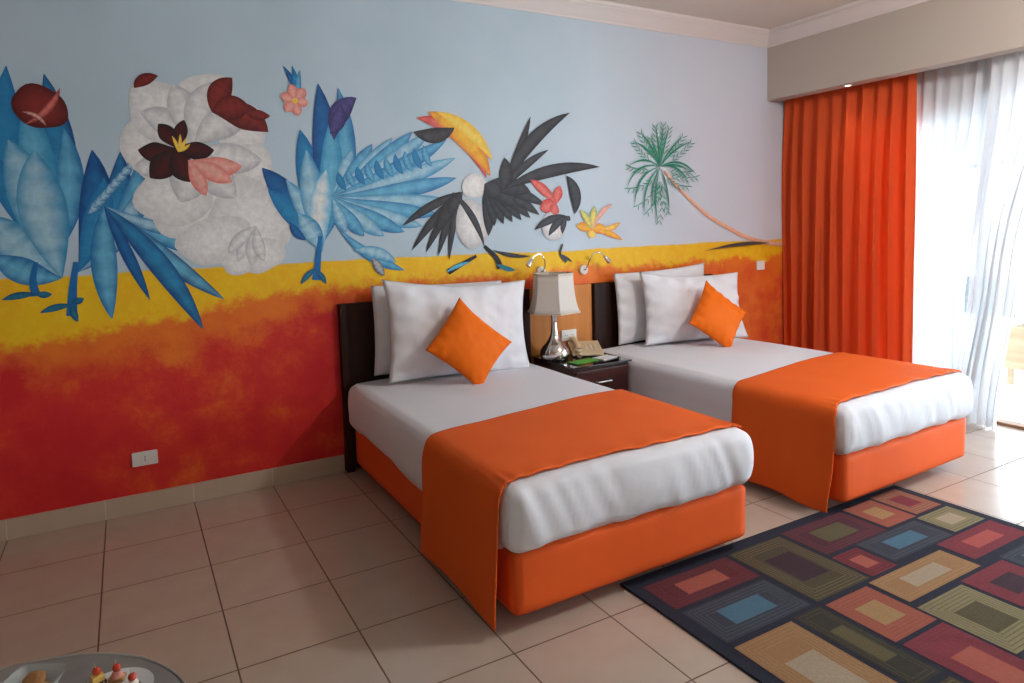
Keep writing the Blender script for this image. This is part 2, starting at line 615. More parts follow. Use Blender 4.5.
b.box(XW, XW + .2, WIN_Y1, WIN_Y0, WIN_Z, ZC)
struct(b.build('wall_right', M['plaster']), 'beige wall around the balcony door')
b = MB()
b.box(XP, XP + .14, YB, 0, 2.487, ZC)
struct(b.build('wall_pelmet', M['plaster']), 'deep beige pelmet box hiding the curtain track')
b = MB()
b.box(XL, .845, -.012, 0, 0, .105)
struct(b.build('baseboard_back', M['skirting'], bevel=.003), 'beige ceramic skirting under the mural wall')
# cornice, a moulded profile swept along the mural wall and the pelmet
PROF = [(0, 0), (.012, .0), (.016, .012), (.030, .022), (.050, .050), (.078, .078), (.088, .084), (.088, .094), (.100, .096), (.100, .120), (0, .120)]
b = MB()
b.quadmesh([[(x, -p, ZC - .12 + q) for p, q in PROF] for x in (XL, XP)])
struct(b.build('trim_1', M['cornice'], smooth=True, angle=25), 'white plaster cornice above the mural wall')
b = MB()
b.quadmesh([[(XP - p, y, ZC - .12 + q) for p, q in PROF] for y in (YB, 0)])
struct(b.build('trim_2', M['cornice'], smooth=True, angle=25), 'white plaster cornice along the pelmet')

PAL = {'db': (0.012, 0.06, 0.22), 'b': (0.015, 0.16, 0.42), 'mb': (0.03, 0.27, 0.52), 'lb': (0.16, 0.5, 0.7), 'pb': (0.42, 0.66, 0.76), 'pur': (0.03, 0.025, 0.12), 'lp': (0.1, 0.08, 0.26), 'mar': (0.09, 0.012, 0.012), 'mr': (0.26, 0.03, 0.025), 'wh': (0.84, 0.83, 0.81), 'gr': (0.5, 0.5, 0.52), 'lg': (0.68, 0.67, 0.66), 'dg': (0.1, 0.09, 0.1), 'bk': (0.014, 0.014, 0.018), 'cg': (0.06, 0.06, 0.07), 'pk': (0.75, 0.2, 0.17), 'lpk': (0.85, 0.45, 0.38), 'rd': (0.62, 0.035, 0.025), 'ye': (0.88, 0.5, 0.03), 'ly': (0.9, 0.66, 0.12), 'or': (0.78, 0.2, 0.03), 'te': (0.02, 0.22, 0.3), 'gn': (0.03, 0.26, 0.16), 'dgn': (0.015, 0.15, 0.09), 'sal': (0.85, 0.48, 0.33), 'sal2': (0.72, 0.33, 0.2), 'br': (0.16, 0.09, 0.035), 'lgn': (0.2, 0.4, 0.2)}
# painted strokes in metres on the wall: leaf x0 z0 x1 z1 width bend colours; blob x z rx rz; stem points
MURAL = [
('L',-0.57,1.361,-0.766,2.162,0.1666,0.1,'db','b',0.6),
('L',-0.57,1.361,-0.678,2.304,0.147,-0.12,'b','mb',0.6),
('L',-0.57,1.361,-0.808,1.904,0.147,0.1,'b','mb',0.6),
('L',-0.57,1.361,-0.53,2.279,0.147,0.12,'db','mb',0.6),
('L',-0.57,1.361,-0.466,2.022,0.1274,0.15,'b','lb',0.6),
('L',-0.57,1.361,-0.61,2.168,0.147,0.02,'mb','lb',0.6),
('L',-0.526,1.279,-0.792,1.597,0.196,-0.1,'mb','pb',0.6),
('L',-0.526,1.279,-0.696,1.955,0.2156,0.05,'mb','pb',0.6),
('L',-0.526,1.279,-0.596,1.91,0.2058,-0.05,'mb','pb',0.6),
('L',-0.526,1.279,-0.787,1.406,0.1274,-0.2,'b','lb',0.6),
('L',-0.456,1.305,-0.354,1.917,0.147,0.15,'db','b',0.6),
('L',-0.456,1.305,-0.231,1.911,0.1372,0.2,'db','mb',0.6),
('L',-0.456,1.305,-0.142,1.893,0.1274,0.25,'b','lb',0.6),
('L',-0.456,1.305,-0.162,1.717,0.1078,0.2,'b','pb',0.6),
('L',-0.456,1.305,-0.311,1.777,0.1274,0.1,'b','mb',0.6),
('L',-0.321,1.635,0.301,1.339,0.0833,0.12,'b','lb',0.5),
('L',-0.321,1.635,0.145,1.484,0.0637,0.15,'b','pb',0.5),
('L',-0.321,1.635,0.22,1.114,0.098,0.05,'db','lb',0.5),
('L',-0.321,1.635,0.103,0.957,0.1078,-0.08,'db','mb',0.5),
('L',-0.321,1.635,-0.324,1.053,0.1176,0.06,'b','lb',0.5),
('L',-0.321,1.635,-0.144,1.137,0.0588,0.0,'db','b',0.5),
('L',-0.393,1.596,-0.335,1.686,0.0441,0.2,'b','pb',0.5),
('L',-0.367,1.628,-0.311,1.713,0.0441,0.2,'b','pb',0.5),
('L',-0.341,1.661,-0.287,1.739,0.0441,0.2,'b','pb',0.5),
('L',-0.315,1.694,-0.263,1.766,0.0441,0.2,'b','pb',0.5),
('L',-0.288,1.727,-0.239,1.793,0.0441,0.2,'b','pb',0.5),
('L',-0.261,1.76,-0.215,1.819,0.0441,0.2,'b','pb',0.5),
('L',-0.235,1.794,-0.19,1.847,0.0441,0.2,'b','pb',0.5),
('L',-0.208,1.827,-0.166,1.874,0.0441,0.2,'b','pb',0.5),
('L',-0.18,1.861,-0.141,1.901,0.0441,0.2,'b','pb',0.5),
('T',((-0.627,1.364),(-0.646,1.276),(-0.639,1.196)),0.0245,'b','b'),
('T',((-0.461,1.356),(-0.483,1.225),(-0.497,1.084)),0.0294,'b','b'),
('L',-0.639,1.206,-0.776,1.187,0.0343,0.1,'db','te',0.4),
('L',-0.639,1.206,-0.573,1.201,0.0343,0.1,'db','te',0.4),
('L',-0.493,1.14,-0.629,1.111,0.0343,0.1,'db','te',0.4),
('L',-0.493,1.14,-0.474,1.051,0.0343,0.1,'db','te',0.4),
('L',-0.493,1.15,-0.44,1.171,0.0343,0.1,'db','te',0.4),
('B',-0.557,2.119,0.1176,0.1029,-0.5,'mar','mr',0.04),
('L',-0.62,2.034,-0.469,2.216,0.0343,0.2,'mr','pk',0.5),
('L',-0.631,2.091,-0.539,2.028,0.0245,-0.3,'mar','lpk',0.5),
('B',-0.103,1.925,0.1176,0.1666,0.3,'lg','wh',0.05),
('B',-0.034,2.125,0.147,0.1666,0.3,'lg','wh',0.05),
('B',0.189,2.212,0.1666,0.1274,0.3,'lg','wh',0.05),
('B',0.358,2.059,0.147,0.147,0.3,'lg','wh',0.05),
('B',0.409,1.851,0.1176,0.1274,0.3,'lg','wh',0.05),
('B',0.169,1.636,0.3038,0.1666,0.3,'lg','wh',0.05),
('B',0.381,1.538,0.2254,0.2254,0.3,'lg','wh',0.05),
('B',0.014,1.685,0.196,0.1568,0.3,'lg','wh',0.05),
('B',0.193,1.444,0.196,0.1274,0.3,'lg','wh',0.05),
('B',0.435,1.35,0.1274,0.098,0.3,'lg','wh',0.05),
('B',0.315,1.316,0.098,0.0686,0.3,'lg','wh',0.05),
('L',0.119,1.953,-0.182,1.83,0.147,-0.2,'gr','wh',0.62),
('L',0.119,1.953,-0.127,2.119,0.147,0.2,'gr','wh',0.62),
('L',0.119,1.953,0.032,2.274,0.1666,0.1,'gr','wh',0.62),
('L',0.119,1.953,0.239,2.3,0.1666,-0.1,'gr','wh',0.62),
('L',0.119,1.953,0.426,2.151,0.1666,-0.15,'gr','wh',0.62),
('L',0.119,1.953,0.465,1.886,0.1666,0.15,'gr','wh',0.62),
('L',0.119,1.953,0.315,1.673,0.1764,0.1,'gr','wh',0.62),
('L',0.119,1.953,0.032,1.653,0.196,-0.1,'gr','wh',0.62),
('L',0.219,2.139,0.332,2.329,0.1176,-0.15,'mar','mr',0.55),
('L',0.219,2.139,0.506,2.044,0.147,-0.25,'mar','mr',0.55),
('L',0.219,2.139,0.417,2.172,0.1372,-0.1,'mar','mr',0.55),
('L',-0.032,2.31,-0.147,2.24,0.0588,0.2,'mar','mr',0.5),
('L',0.395,2.149,0.522,2.134,0.0588,0.1,'mar','mr',0.4),
('L',0.03,1.939,-0.149,1.924,0.1078,-0.2,'bk','mar',0.6),
('L',0.03,1.939,-0.103,1.78,0.1274,-0.1,'bk','mar',0.6),
('L',0.03,1.939,0.087,1.76,0.1274,0.1,'bk','mar',0.6),
('L',0.03,1.939,0.217,1.934,0.098,0.1,'bk','mar',0.6),
('L',0.03,1.939,0.078,2.089,0.0686,0,'bk','mar',0.6),
('L',0.03,1.939,-0.047,2.062,0.0882,0.1,'bk','mar',0.6),
('L',0.085,1.877,0.356,1.85,0.1078,0.15,'pk','lpk',0.65),
('L',0.085,1.877,0.299,1.761,0.098,0,'pk','lpk',0.65),
('L',0.085,1.877,0.162,1.685,0.0784,0,'pk','lpk',0.65),
('L',0.039,1.919,0.015,2.002,0.0171,0.1,'ye','ly',0.5),
('L',0.039,1.919,0.054,2.014,0.0171,0.1,'ye','ly',0.5),
('L',0.039,1.919,0.082,1.994,0.0171,0.1,'ye','ly',0.5),
('L',0.039,1.919,0.1,1.963,0.0171,0.1,'ye','ly',0.5),
('L',0.412,1.515,0.305,1.317,0.0686,0.1,'gr','wh',0.6),
('L',0.412,1.515,0.378,1.29,0.0686,0.1,'gr','wh',0.6),
('L',0.412,1.515,0.444,1.31,0.0686,0.1,'gr','wh',0.6),
('L',0.412,1.515,0.255,1.364,0.0686,0.1,'gr','wh',0.6),
('L',0.691,2.188,0.609,2.418,0.0392,0.15,'db','b',0.4),
('L',0.691,2.188,0.659,2.423,0.0392,0.05,'b','mb',0.4),
('L',0.691,2.188,0.703,2.404,0.0343,-0.1,'b','lb',0.4),
('L',0.753,1.365,0.462,1.841,0.147,0.1,'db','b',0.7),
('L',0.753,1.365,0.488,1.718,0.1176,0.1,'b','mb',0.7),
('L',0.753,1.365,0.685,2.063,0.147,0.05,'b','mb',0.7),
('L',0.753,1.365,0.802,2.333,0.1568,0.1,'db','b',0.7),
('L',0.753,1.365,0.919,2.318,0.1274,0.2,'b','lb',0.7),
('L',0.753,1.365,0.862,2.129,0.1372,0.1,'mb','lb',0.7),
('L',0.852,1.683,0.986,1.957,0.0882,0.06,'mb','pb',0.78),
('L',0.852,1.683,1.112,1.997,0.0882,0.06,'b','lb',0.78),
('L',0.852,1.683,1.242,2.038,0.0882,0.06,'mb','pb',0.78),
('L',0.852,1.683,1.376,2.081,0.098,0.06,'b','lb',0.78),
('L',0.852,1.683,1.498,2.086,0.098,0.06,'mb','pb',0.78),
('L',0.852,1.683,1.608,2.04,0.098,0.06,'b','lb',0.78),
('L',0.852,1.683,1.668,1.926,0.098,0.06,'mb','pb',0.78),
('L',0.852,1.683,1.67,1.797,0.098,0.06,'b','lb',0.78),
('L',0.852,1.683,1.621,1.654,0.098,0.06,'mb','pb',0.78),
('L',0.852,1.683,1.533,1.565,0.098,0.06,'b','lb',0.78),
('L',0.852,1.683,1.419,1.49,0.098,0.06,'mb','pb',0.78),
('L',0.852,1.683,1.296,1.456,0.098,0.06,'b','lb',0.78),
('L',0.852,1.683,1.163,1.435,0.098,0.06,'mb','pb',0.78),
('L',0.852,1.683,1.036,1.439,0.0882,0.06,'b','lb',0.78),
('L',0.852,1.683,0.926,1.466,0.0784,0.06,'mb','pb',0.78),
('L',0.895,1.825,0.938,1.718,0.049,0.2,'b','mb',0.5),
('L',0.953,1.844,0.997,1.734,0.049,0.2,'b','lb',0.5),
('L',1.012,1.862,1.057,1.75,0.049,0.2,'b','mb',0.5),
('L',1.072,1.882,1.117,1.766,0.049,0.2,'b','lb',0.5),
('L',1.133,1.901,1.179,1.782,0.049,0.2,'b','mb',0.5),
('L',1.195,1.921,1.241,1.799,0.049,0.2,'b','lb',0.5),
('L',1.257,1.941,1.305,1.816,0.049,0.2,'b','mb',0.5),
('L',1.321,1.961,1.369,1.833,0.049,0.2,'b','lb',0.5),
('L',1.385,1.982,1.434,1.85,0.049,0.2,'b','mb',0.5),
('L',1.45,2.002,1.5,1.868,0.049,0.2,'b','lb',0.5),
('L',0.775,1.352,0.591,1.775,0.1078,0.1,'mb','pb',0.6),
('L',0.775,1.352,0.713,1.949,0.147,0.0,'mb','pb',0.6),
('L',0.775,1.352,0.824,1.836,0.1274,-0.1,'lb','wh',0.6),
('L',0.775,1.352,0.648,1.579,0.1176,0.1,'mb','pb',0.6),
('L',0.88,2.013,1.026,2.267,0.1176,-0.3,'pur','lp',0.6),
('L',0.858,2.047,0.926,2.226,0.0882,0.2,'pur','lp',0.5),
('T',((0.769,1.447),(0.75,1.318),(0.732,1.188)),0.0294,'b','b'),
('L',0.735,1.259,0.643,1.17,0.0343,0.1,'db','te',0.45),
('L',0.735,1.247,0.789,1.16,0.0343,-0.1,'db','te',0.45),
('L',0.867,1.504,1.285,1.216,0.0686,0.15,'b','lb',0.7),
('L',0.957,1.356,1.234,1.269,0.0784,-0.15,'mb','pb',0.6),
('L',1.08,1.302,1.152,1.186,0.0588,0,'cg','gr',0.5),
('L',0.6,1.534,0.686,1.427,0.049,0.2,'db','b',0.45),
('L',0.665,2.226,0.583,2.249,0.0588,0.1,'pk','lpk',0.7),
('L',0.665,2.226,0.642,2.32,0.0588,0.1,'pk','lpk',0.7),
('L',0.665,2.226,0.72,2.304,0.0588,0.1,'pk','lpk',0.7),
('L',0.665,2.226,0.739,2.225,0.0588,0.1,'pk','lpk',0.7),
('L',0.665,2.226,0.683,2.142,0.0588,0.1,'pk','lpk',0.7),
('L',0.665,2.226,0.611,2.161,0.0588,0.1,'pk','lpk',0.7),
('B',0.665,2.226,0.0147,0.0147,0,'ly','ye',0.02),
('L',1.891,1.799,1.407,2.169,0.1176,0.36,'rd','pk',0.5),
('L',1.922,1.813,1.49,2.211,0.147,0.22,'or','ye',0.55),
('L',1.941,1.919,1.545,2.214,0.0882,0.2,'ye','ly',0.5),
('L',1.668,2.119,1.383,2.081,0.098,-0.25,'bk','cg',0.4),
('B',1.8,1.746,0.0931,0.0784,0.3,'lg','wh',0.03),
('L',1.71,1.706,1.344,1.34,0.0588,0.08,'bk','cg',0.35),
('L',1.71,1.706,1.439,1.323,0.0588,0.08,'bk','cg',0.35),
('L',1.71,1.706,1.522,1.294,0.0539,0.08,'bk','cg',0.35),
('L',1.71,1.706,1.599,1.264,0.0441,0.08,'bk','cg',0.35),
('L',1.71,1.706,1.284,1.494,0.0588,0.08,'bk','cg',0.35),
('L',1.71,1.706,1.514,1.449,0.098,0.08,'bk','cg',0.35),
('L',1.71,1.706,1.604,1.564,0.0882,0.08,'bk','cg',0.35),
('B',1.776,1.495,0.1225,0.1666,0.12,'gr','wh',0.03),
('L',1.638,1.706,1.86,1.345,0.049,-0.15,'bk','cg',0.4),
('L',1.875,1.759,1.893,1.411,0.0882,-0.08,'bk','cg',0.6),
('L',1.875,1.759,1.941,1.477,0.0833,-0.08,'bk','cg',0.6),
('L',1.875,1.759,2.011,1.489,0.0833,-0.08,'bk','cg',0.6),
('L',1.875,1.759,2.083,1.501,0.0833,-0.08,'bk','cg',0.6),
('L',1.875,1.759,2.155,1.514,0.0833,-0.08,'bk','cg',0.6),
('L',1.875,1.759,2.228,1.526,0.0833,-0.08,'bk','cg',0.6),
('L',1.875,1.759,2.303,1.546,0.0833,-0.08,'bk','cg',0.6),
('L',1.875,1.759,2.363,1.608,0.0784,-0.08,'bk','cg',0.6),
('L',1.875,1.759,2.118,1.61,0.1274,-0.08,'bk','cg',0.6),
('L',1.875,1.759,2.233,1.706,0.1274,-0.08,'bk','cg',0.6),
('L',1.875,1.759,1.994,1.679,0.1274,-0.08,'bk','cg',0.6),
('L',2.011,1.719,2.249,2.22,0.0637,0.05,'bk','cg',0.45),
('L',2.011,1.719,2.576,2.265,0.098,-0.18,'bk','cg',0.45),
('L',2.011,1.719,2.834,1.889,0.0882,-0.12,'bk','cg',0.45),
('L',2.011,1.719,2.39,1.999,0.0588,-0.1,'bk','cg',0.45),
('L',2.011,1.719,2.034,1.935,0.1078,0.2,'bk','cg',0.45),
('T',((1.86,1.345),(1.949,1.26),(1.978,1.19)),0.0294,'bk','bk'),
('T',((1.798,1.281),(1.692,1.233),(1.589,1.186)),0.0245,'bk','bk'),
('L',1.948,1.219,2.096,1.17,0.0343,0.1,'te','te',0.45),
('L',1.752,1.243,1.575,1.186,0.0294,0.1,'te','lb',0.45),
('L',1.92,1.316,2.22,1.261,0.0294,0.1,'bk','cg',0.45),
('B',2.418,1.466,0.098,0.1078,0.3,'gr','wh',0.03),
('L',2.539,1.82,2.602,1.548,0.098,-0.3,'bk','cg',0.5),
('L',2.448,1.621,2.236,1.789,0.0686,0.1,'rd','pk',0.6),
('L',2.448,1.621,2.312,1.58,0.098,0.15,'rd','pk',0.6),
('L',2.448,1.621,2.485,1.748,0.0784,-0.1,'rd','pk',0.6),
('L',2.448,1.621,2.412,1.551,0.0882,0,'rd','pk',0.6),
('L',2.531,1.535,2.258,1.442,0.0588,0.15,'bk','cg',0.5),
('L',2.531,1.535,2.374,1.396,0.0588,0.15,'bk','cg',0.5),
('L',2.531,1.535,2.493,1.407,0.049,0.15,'bk','cg',0.5),
('L',2.531,1.535,2.565,1.505,0.0392,0.15,'bk','cg',0.5),
('T',((2.492,1.335),(2.472,1.264),(2.523,1.204)),0.0147,'cg','cg'),
('L',2.472,1.264,2.576,1.201,0.0196,0,'bk','cg',0.45),
('L',2.76,1.428,2.617,1.461,0.0686,0.1,'or','ye',0.6),
('L',2.76,1.428,2.655,1.576,0.0588,0.1,'lgn','ly',0.6),
('L',2.76,1.428,2.782,1.604,0.0686,0,'lgn','ly',0.6),
('L',2.76,1.428,2.871,1.455,0.0784,0.1,'or','ye',0.6),
('L',2.76,1.428,2.949,1.617,0.0392,-0.2,'sal2','lpk',0.6),
('L',2.76,1.428,3.022,1.481,0.049,0.2,'or','ly',0.6),
('L',2.76,1.428,3.039,1.345,0.0441,-0.1,'or','ye',0.6),
('L',2.76,1.428,2.741,1.37,0.0784,0,'ye','ly',0.6),
('T',((3.466,1.869),(3.59,1.753),(3.739,1.642),(3.938,1.51),(4.169,1.406),(4.41,1.314),(4.662,1.262),(4.844,1.246)),0.0245,'sal','sal2'),
('L',3.415,1.899,3.378,2.211,0.0157,0.05,'gn','gn',0.5),
('L',3.392,2.008,3.355,2.046,0.0073,0,'gn','gn',0.4),
('L',3.392,2.008,3.42,2.053,0.0073,0,'gn','gn',0.4),
('L',3.387,2.045,3.35,2.084,0.0073,0,'gn','gn',0.4),
('L',3.387,2.045,3.414,2.091,0.0073,0,'gn','gn',0.4),
('L',3.383,2.083,3.346,2.121,0.0073,0,'gn','gn',0.4),
('L',3.383,2.083,3.41,2.128,0.0073,0,'gn','gn',0.4),
('L',3.38,2.12,3.343,2.158,0.0073,0,'gn','gn',0.4),
('L',3.38,2.12,3.407,2.166,0.0073,0,'gn','gn',0.4),
('L',3.378,2.158,3.341,2.196,0.0073,0,'gn','gn',0.4),
('L',3.378,2.158,3.406,2.203,0.0073,0,'gn','gn',0.4),
('L',3.378,2.189,3.341,2.227,0.0073,0,'gn','gn',0.4),
('L',3.378,2.189,3.405,2.235,0.0073,0,'gn','gn',0.4),
('L',3.415,1.899,3.326,2.118,0.0157,0.1,'gn','gn',0.5),
('L',3.37,1.973,3.323,2.004,0.0073,0,'gn','gn',0.4),
('L',3.37,1.973,3.385,2.021,0.0073,0,'gn','gn',0.4),
('L',3.358,1.999,3.311,2.03,0.0073,0,'gn','gn',0.4),
('L',3.358,1.999,3.373,2.047,0.0073,0,'gn','gn',0.4),
('L',3.348,2.025,3.301,2.056,0.0073,0,'gn','gn',0.4),
('L',3.348,2.025,3.363,2.073,0.0073,0,'gn','gn',0.4),
('L',3.34,2.052,3.293,2.083,0.0073,0,'gn','gn',0.4),
('L',3.34,2.052,3.355,2.1,0.0073,0,'gn','gn',0.4),
('L',3.333,2.079,3.286,2.11,0.0073,0,'gn','gn',0.4),
('L',3.333,2.079,3.348,2.127,0.0073,0,'gn','gn',0.4),
('L',3.329,2.102,3.282,2.133,0.0073,0,'gn','gn',0.4),
('L',3.329,2.102,3.344,2.15,0.0073,0,'gn','gn',0.4),
('L',3.415,1.899,3.228,2.159,0.0157,0.12,'gn','gn',0.5),
('L',3.329,1.983,3.275,2.007,0.0073,0,'gn','gn',0.4),
('L',3.329,1.983,3.331,2.031,0.0073,0,'gn','gn',0.4),
('L',3.305,2.013,3.251,2.037,0.0073,0,'gn','gn',0.4),
('L',3.305,2.013,3.307,2.062,0.0073,0,'gn','gn',0.4),
('L',3.283,2.045,3.229,2.068,0.0073,0,'gn','gn',0.4),
('L',3.283,2.045,3.285,2.093,0.0073,0,'gn','gn',0.4),
('L',3.264,2.077,3.21,2.1,0.0073,0,'gn','gn',0.4),
('L',3.264,2.077,3.266,2.125,0.0073,0,'gn','gn',0.4),
('L',3.247,2.111,3.194,2.133,0.0073,0,'gn','gn',0.4),
('L',3.247,2.111,3.25,2.159,0.0073,0,'gn','gn',0.4),
('L',3.235,2.139,3.182,2.162,0.0073,0,'gn','gn',0.4),
('L',3.235,2.139,3.238,2.187,0.0073,0,'gn','gn',0.4),
('L',3.415,1.899,3.168,2.082,0.0157,0.2,'gn','gn',0.5),
('L',3.304,1.946,3.243,1.957,0.0073,0,'gn','gn',0.4),
('L',3.304,1.946,3.288,1.993,0.0073,0,'gn','gn',0.4),
('L',3.272,1.967,3.211,1.977,0.0073,0,'gn','gn',0.4),
('L',3.272,1.967,3.256,2.013,0.0073,0,'gn','gn',0.4),
('L',3.243,1.989,3.183,2.0,0.0073,0,'gn','gn',0.4),
('L',3.243,1.989,3.228,2.035,0.0073,0,'gn','gn',0.4),
('L',3.217,2.014,3.157,2.024,0.0073,0,'gn','gn',0.4),
('L',3.217,2.014,3.202,2.06,0.0073,0,'gn','gn',0.4),
('L',3.195,2.041,3.135,2.051,0.0073,0,'gn','gn',0.4),
('L',3.195,2.041,3.18,2.086,0.0073,0,'gn','gn',0.4),
('L',3.178,2.065,3.119,2.075,0.0073,0,'gn','gn',0.4),
('L',3.178,2.065,3.163,2.11,0.0073,0,'gn','gn',0.4),
('L',3.415,1.899,3.107,1.901,0.0157,0.3,'gn','gn',0.5),
('L',3.303,1.867,3.247,1.844,0.0073,0,'gn','gn',0.4),
('L',3.303,1.867,3.249,1.892,0.0073,0,'gn','gn',0.4),
('L',3.266,1.865,3.21,1.841,0.0073,0,'gn','gn',0.4),
('L',3.266,1.865,3.213,1.889,0.0073,0,'gn','gn',0.4),
('L',3.229,1.866,3.173,1.842,0.0073,0,'gn','gn',0.4),
('L',3.229,1.866,3.176,1.891,0.0073,0,'gn','gn',0.4),
('L',3.192,1.871,3.137,1.848,0.0073,0,'gn','gn',0.4),
('L',3.192,1.871,3.14,1.896,0.0073,0,'gn','gn',0.4),
('L',3.157,1.881,3.102,1.857,0.0073,0,'gn','gn',0.4),
('L',3.157,1.881,3.105,1.905,0.0073,0,'gn','gn',0.4),
('L',3.127,1.892,3.073,1.868,0.0073,0,'gn','gn',0.4),
('L',3.127,1.892,3.075,1.916,0.0073,0,'gn','gn',0.4),
('L',3.415,1.899,3.084,1.736,0.0157,0.4,'gn','gn',0.5),
('L',3.335,1.795,3.305,1.752,0.0073,0,'gn','gn',0.4),
('L',3.335,1.795,3.271,1.793,0.0073,0,'gn','gn',0.4),
('L',3.298,1.771,3.268,1.728,0.0073,0,'gn','gn',0.4),
('L',3.298,1.771,3.235,1.769,0.0073,0,'gn','gn',0.4),
('L',3.257,1.753,3.227,1.71,0.0073,0,'gn','gn',0.4),
('L',3.257,1.753,3.194,1.751,0.0073,0,'gn','gn',0.4),
('L',3.212,1.741,3.182,1.698,0.0073,0,'gn','gn',0.4),
('L',3.212,1.741,3.149,1.739,0.0073,0,'gn','gn',0.4),
('L',3.162,1.735,3.133,1.692,0.0073,0,'gn','gn',0.4),
('L',3.162,1.735,3.1,1.733,0.0073,0,'gn','gn',0.4),
('L',3.117,1.734,3.088,1.691,0.0073,0,'gn','gn',0.4),
('L',3.117,1.734,3.056,1.732,0.0073,0,'gn','gn',0.4),
('L',3.415,1.899,3.16,1.6,0.0157,0.4,'gn','gn',0.5),
('L',3.396,1.758,3.392,1.709,0.0073,0,'gn','gn',0.4),
('L',3.396,1.758,3.338,1.736,0.0073,0,'gn','gn',0.4),
('L',3.372,1.719,3.368,1.67,0.0073,0,'gn','gn',0.4),
('L',3.372,1.719,3.314,1.696,0.0073,0,'gn','gn',0.4),
('L',3.338,1.684,3.335,1.635,0.0073,0,'gn','gn',0.4),
('L',3.338,1.684,3.281,1.662,0.0073,0,'gn','gn',0.4),
('L',3.296,1.653,3.293,1.605,0.0073,0,'gn','gn',0.4),
('L',3.296,1.653,3.24,1.632,0.0073,0,'gn','gn',0.4),
('L',3.246,1.628,3.242,1.579,0.0073,0,'gn','gn',0.4),
('L',3.246,1.628,3.189,1.606,0.0073,0,'gn','gn',0.4),
('L',3.197,1.61,3.194,1.562,0.0073,0,'gn','gn',0.4),
('L',3.197,1.61,3.141,1.589,0.0073,0,'gn','gn',0.4),
('L',3.415,1.899,3.258,1.537,0.0157,0.3,'gn','gn',0.5),
('L',3.425,1.756,3.438,1.708,0.0073,0,'gn','gn',0.4),
('L',3.425,1.756,3.376,1.723,0.0073,0,'gn','gn',0.4),
('L',3.412,1.711,3.425,1.663,0.0073,0,'gn','gn',0.4),
('L',3.412,1.711,3.363,1.678,0.0073,0,'gn','gn',0.4),
('L',3.391,1.668,3.404,1.619,0.0073,0,'gn','gn',0.4),
('L',3.391,1.668,3.342,1.635,0.0073,0,'gn','gn',0.4),
('L',3.362,1.627,3.375,1.579,0.0073,0,'gn','gn',0.4),
('L',3.362,1.627,3.313,1.594,0.0073,0,'gn','gn',0.4),
('L',3.324,1.588,3.338,1.54,0.0073,0,'gn','gn',0.4),
('L',3.324,1.588,3.276,1.556,0.0073,0,'gn','gn',0.4),
('L',3.287,1.558,3.3,1.509,0.0073,0,'gn','gn',0.4),
('L',3.287,1.558,3.24,1.526,0.0073,0,'gn','gn',0.4),
('L',3.415,1.899,3.389,1.457,0.0157,0.15,'gn','gn',0.5),
('L',3.445,1.744,3.476,1.7,0.0073,0,'gn','gn',0.4),
('L',3.445,1.744,3.41,1.702,0.0073,0,'gn','gn',0.4),
('L',3.446,1.691,3.477,1.647,0.0073,0,'gn','gn',0.4),
('L',3.446,1.691,3.411,1.649,0.0073,0,'gn','gn',0.4),
('L',3.442,1.637,3.472,1.593,0.0073,0,'gn','gn',0.4),
('L',3.442,1.637,3.406,1.596,0.0073,0,'gn','gn',0.4),
('L',3.432,1.584,3.463,1.54,0.0073,0,'gn','gn',0.4),
('L',3.432,1.584,3.397,1.543,0.0073,0,'gn','gn',0.4),
('L',3.418,1.532,3.448,1.487,0.0073,0,'gn','gn',0.4),
('L',3.418,1.532,3.382,1.49,0.0073,0,'gn','gn',0.4),
('L',3.402,1.488,3.432,1.443,0.0073,0,'gn','gn',0.4),
('L',3.402,1.488,3.367,1.447,0.0073,0,'gn','gn',0.4),
('L',3.415,1.899,3.339,1.598,0.0157,0.2,'gn','gn',0.5),
('L',3.424,1.789,3.446,1.742,0.0073,0,'gn','gn',0.4),
('L',3.424,1.789,3.382,1.751,0.0073,0,'gn','gn',0.4),
('L',3.419,1.752,3.441,1.706,0.0073,0,'gn','gn',0.4),
('L',3.419,1.752,3.376,1.714,0.0073,0,'gn','gn',0.4),
('L',3.409,1.716,3.43,1.669,0.0073,0,'gn','gn',0.4),
('L',3.409,1.716,3.366,1.678,0.0073,0,'gn','gn',0.4),
('L',3.394,1.68,3.416,1.634,0.0073,0,'gn','gn',0.4),
('L',3.394,1.68,3.351,1.643,0.0073,0,'gn','gn',0.4),
('L',3.374,1.646,3.396,1.599,0.0073,0,'gn','gn',0.4),
('L',3.374,1.646,3.332,1.609,0.0073,0,'gn','gn',0.4),
('L',3.355,1.617,3.376,1.571,0.0073,0,'gn','gn',0.4),
('L',3.355,1.617,3.313,1.58,0.0073,0,'gn','gn',0.4),
('L',3.415,1.899,3.503,1.533,0.0157,-0.15,'gn','gn',0.5),
('L',3.412,1.767,3.455,1.73,0.0073,0,'gn','gn',0.4),
('L',3.412,1.767,3.39,1.721,0.0073,0,'gn','gn',0.4),
('L',3.42,1.723,3.462,1.686,0.0073,0,'gn','gn',0.4),
('L',3.42,1.723,3.398,1.677,0.0073,0,'gn','gn',0.4),
('L',3.431,1.679,3.474,1.642,0.0073,0,'gn','gn',0.4),
('L',3.431,1.679,3.409,1.633,0.0073,0,'gn','gn',0.4),
('L',3.447,1.636,3.49,1.598,0.0073,0,'gn','gn',0.4),
('L',3.447,1.636,3.425,1.59,0.0073,0,'gn','gn',0.4),
('L',3.467,1.593,3.51,1.555,0.0073,0,'gn','gn',0.4),
('L',3.467,1.593,3.445,1.547,0.0073,0,'gn','gn',0.4),
('L',3.487,1.558,3.531,1.52,0.0073,0,'gn','gn',0.4),
('L',3.487,1.558,3.465,1.511,0.0073,0,'gn','gn',0.4),
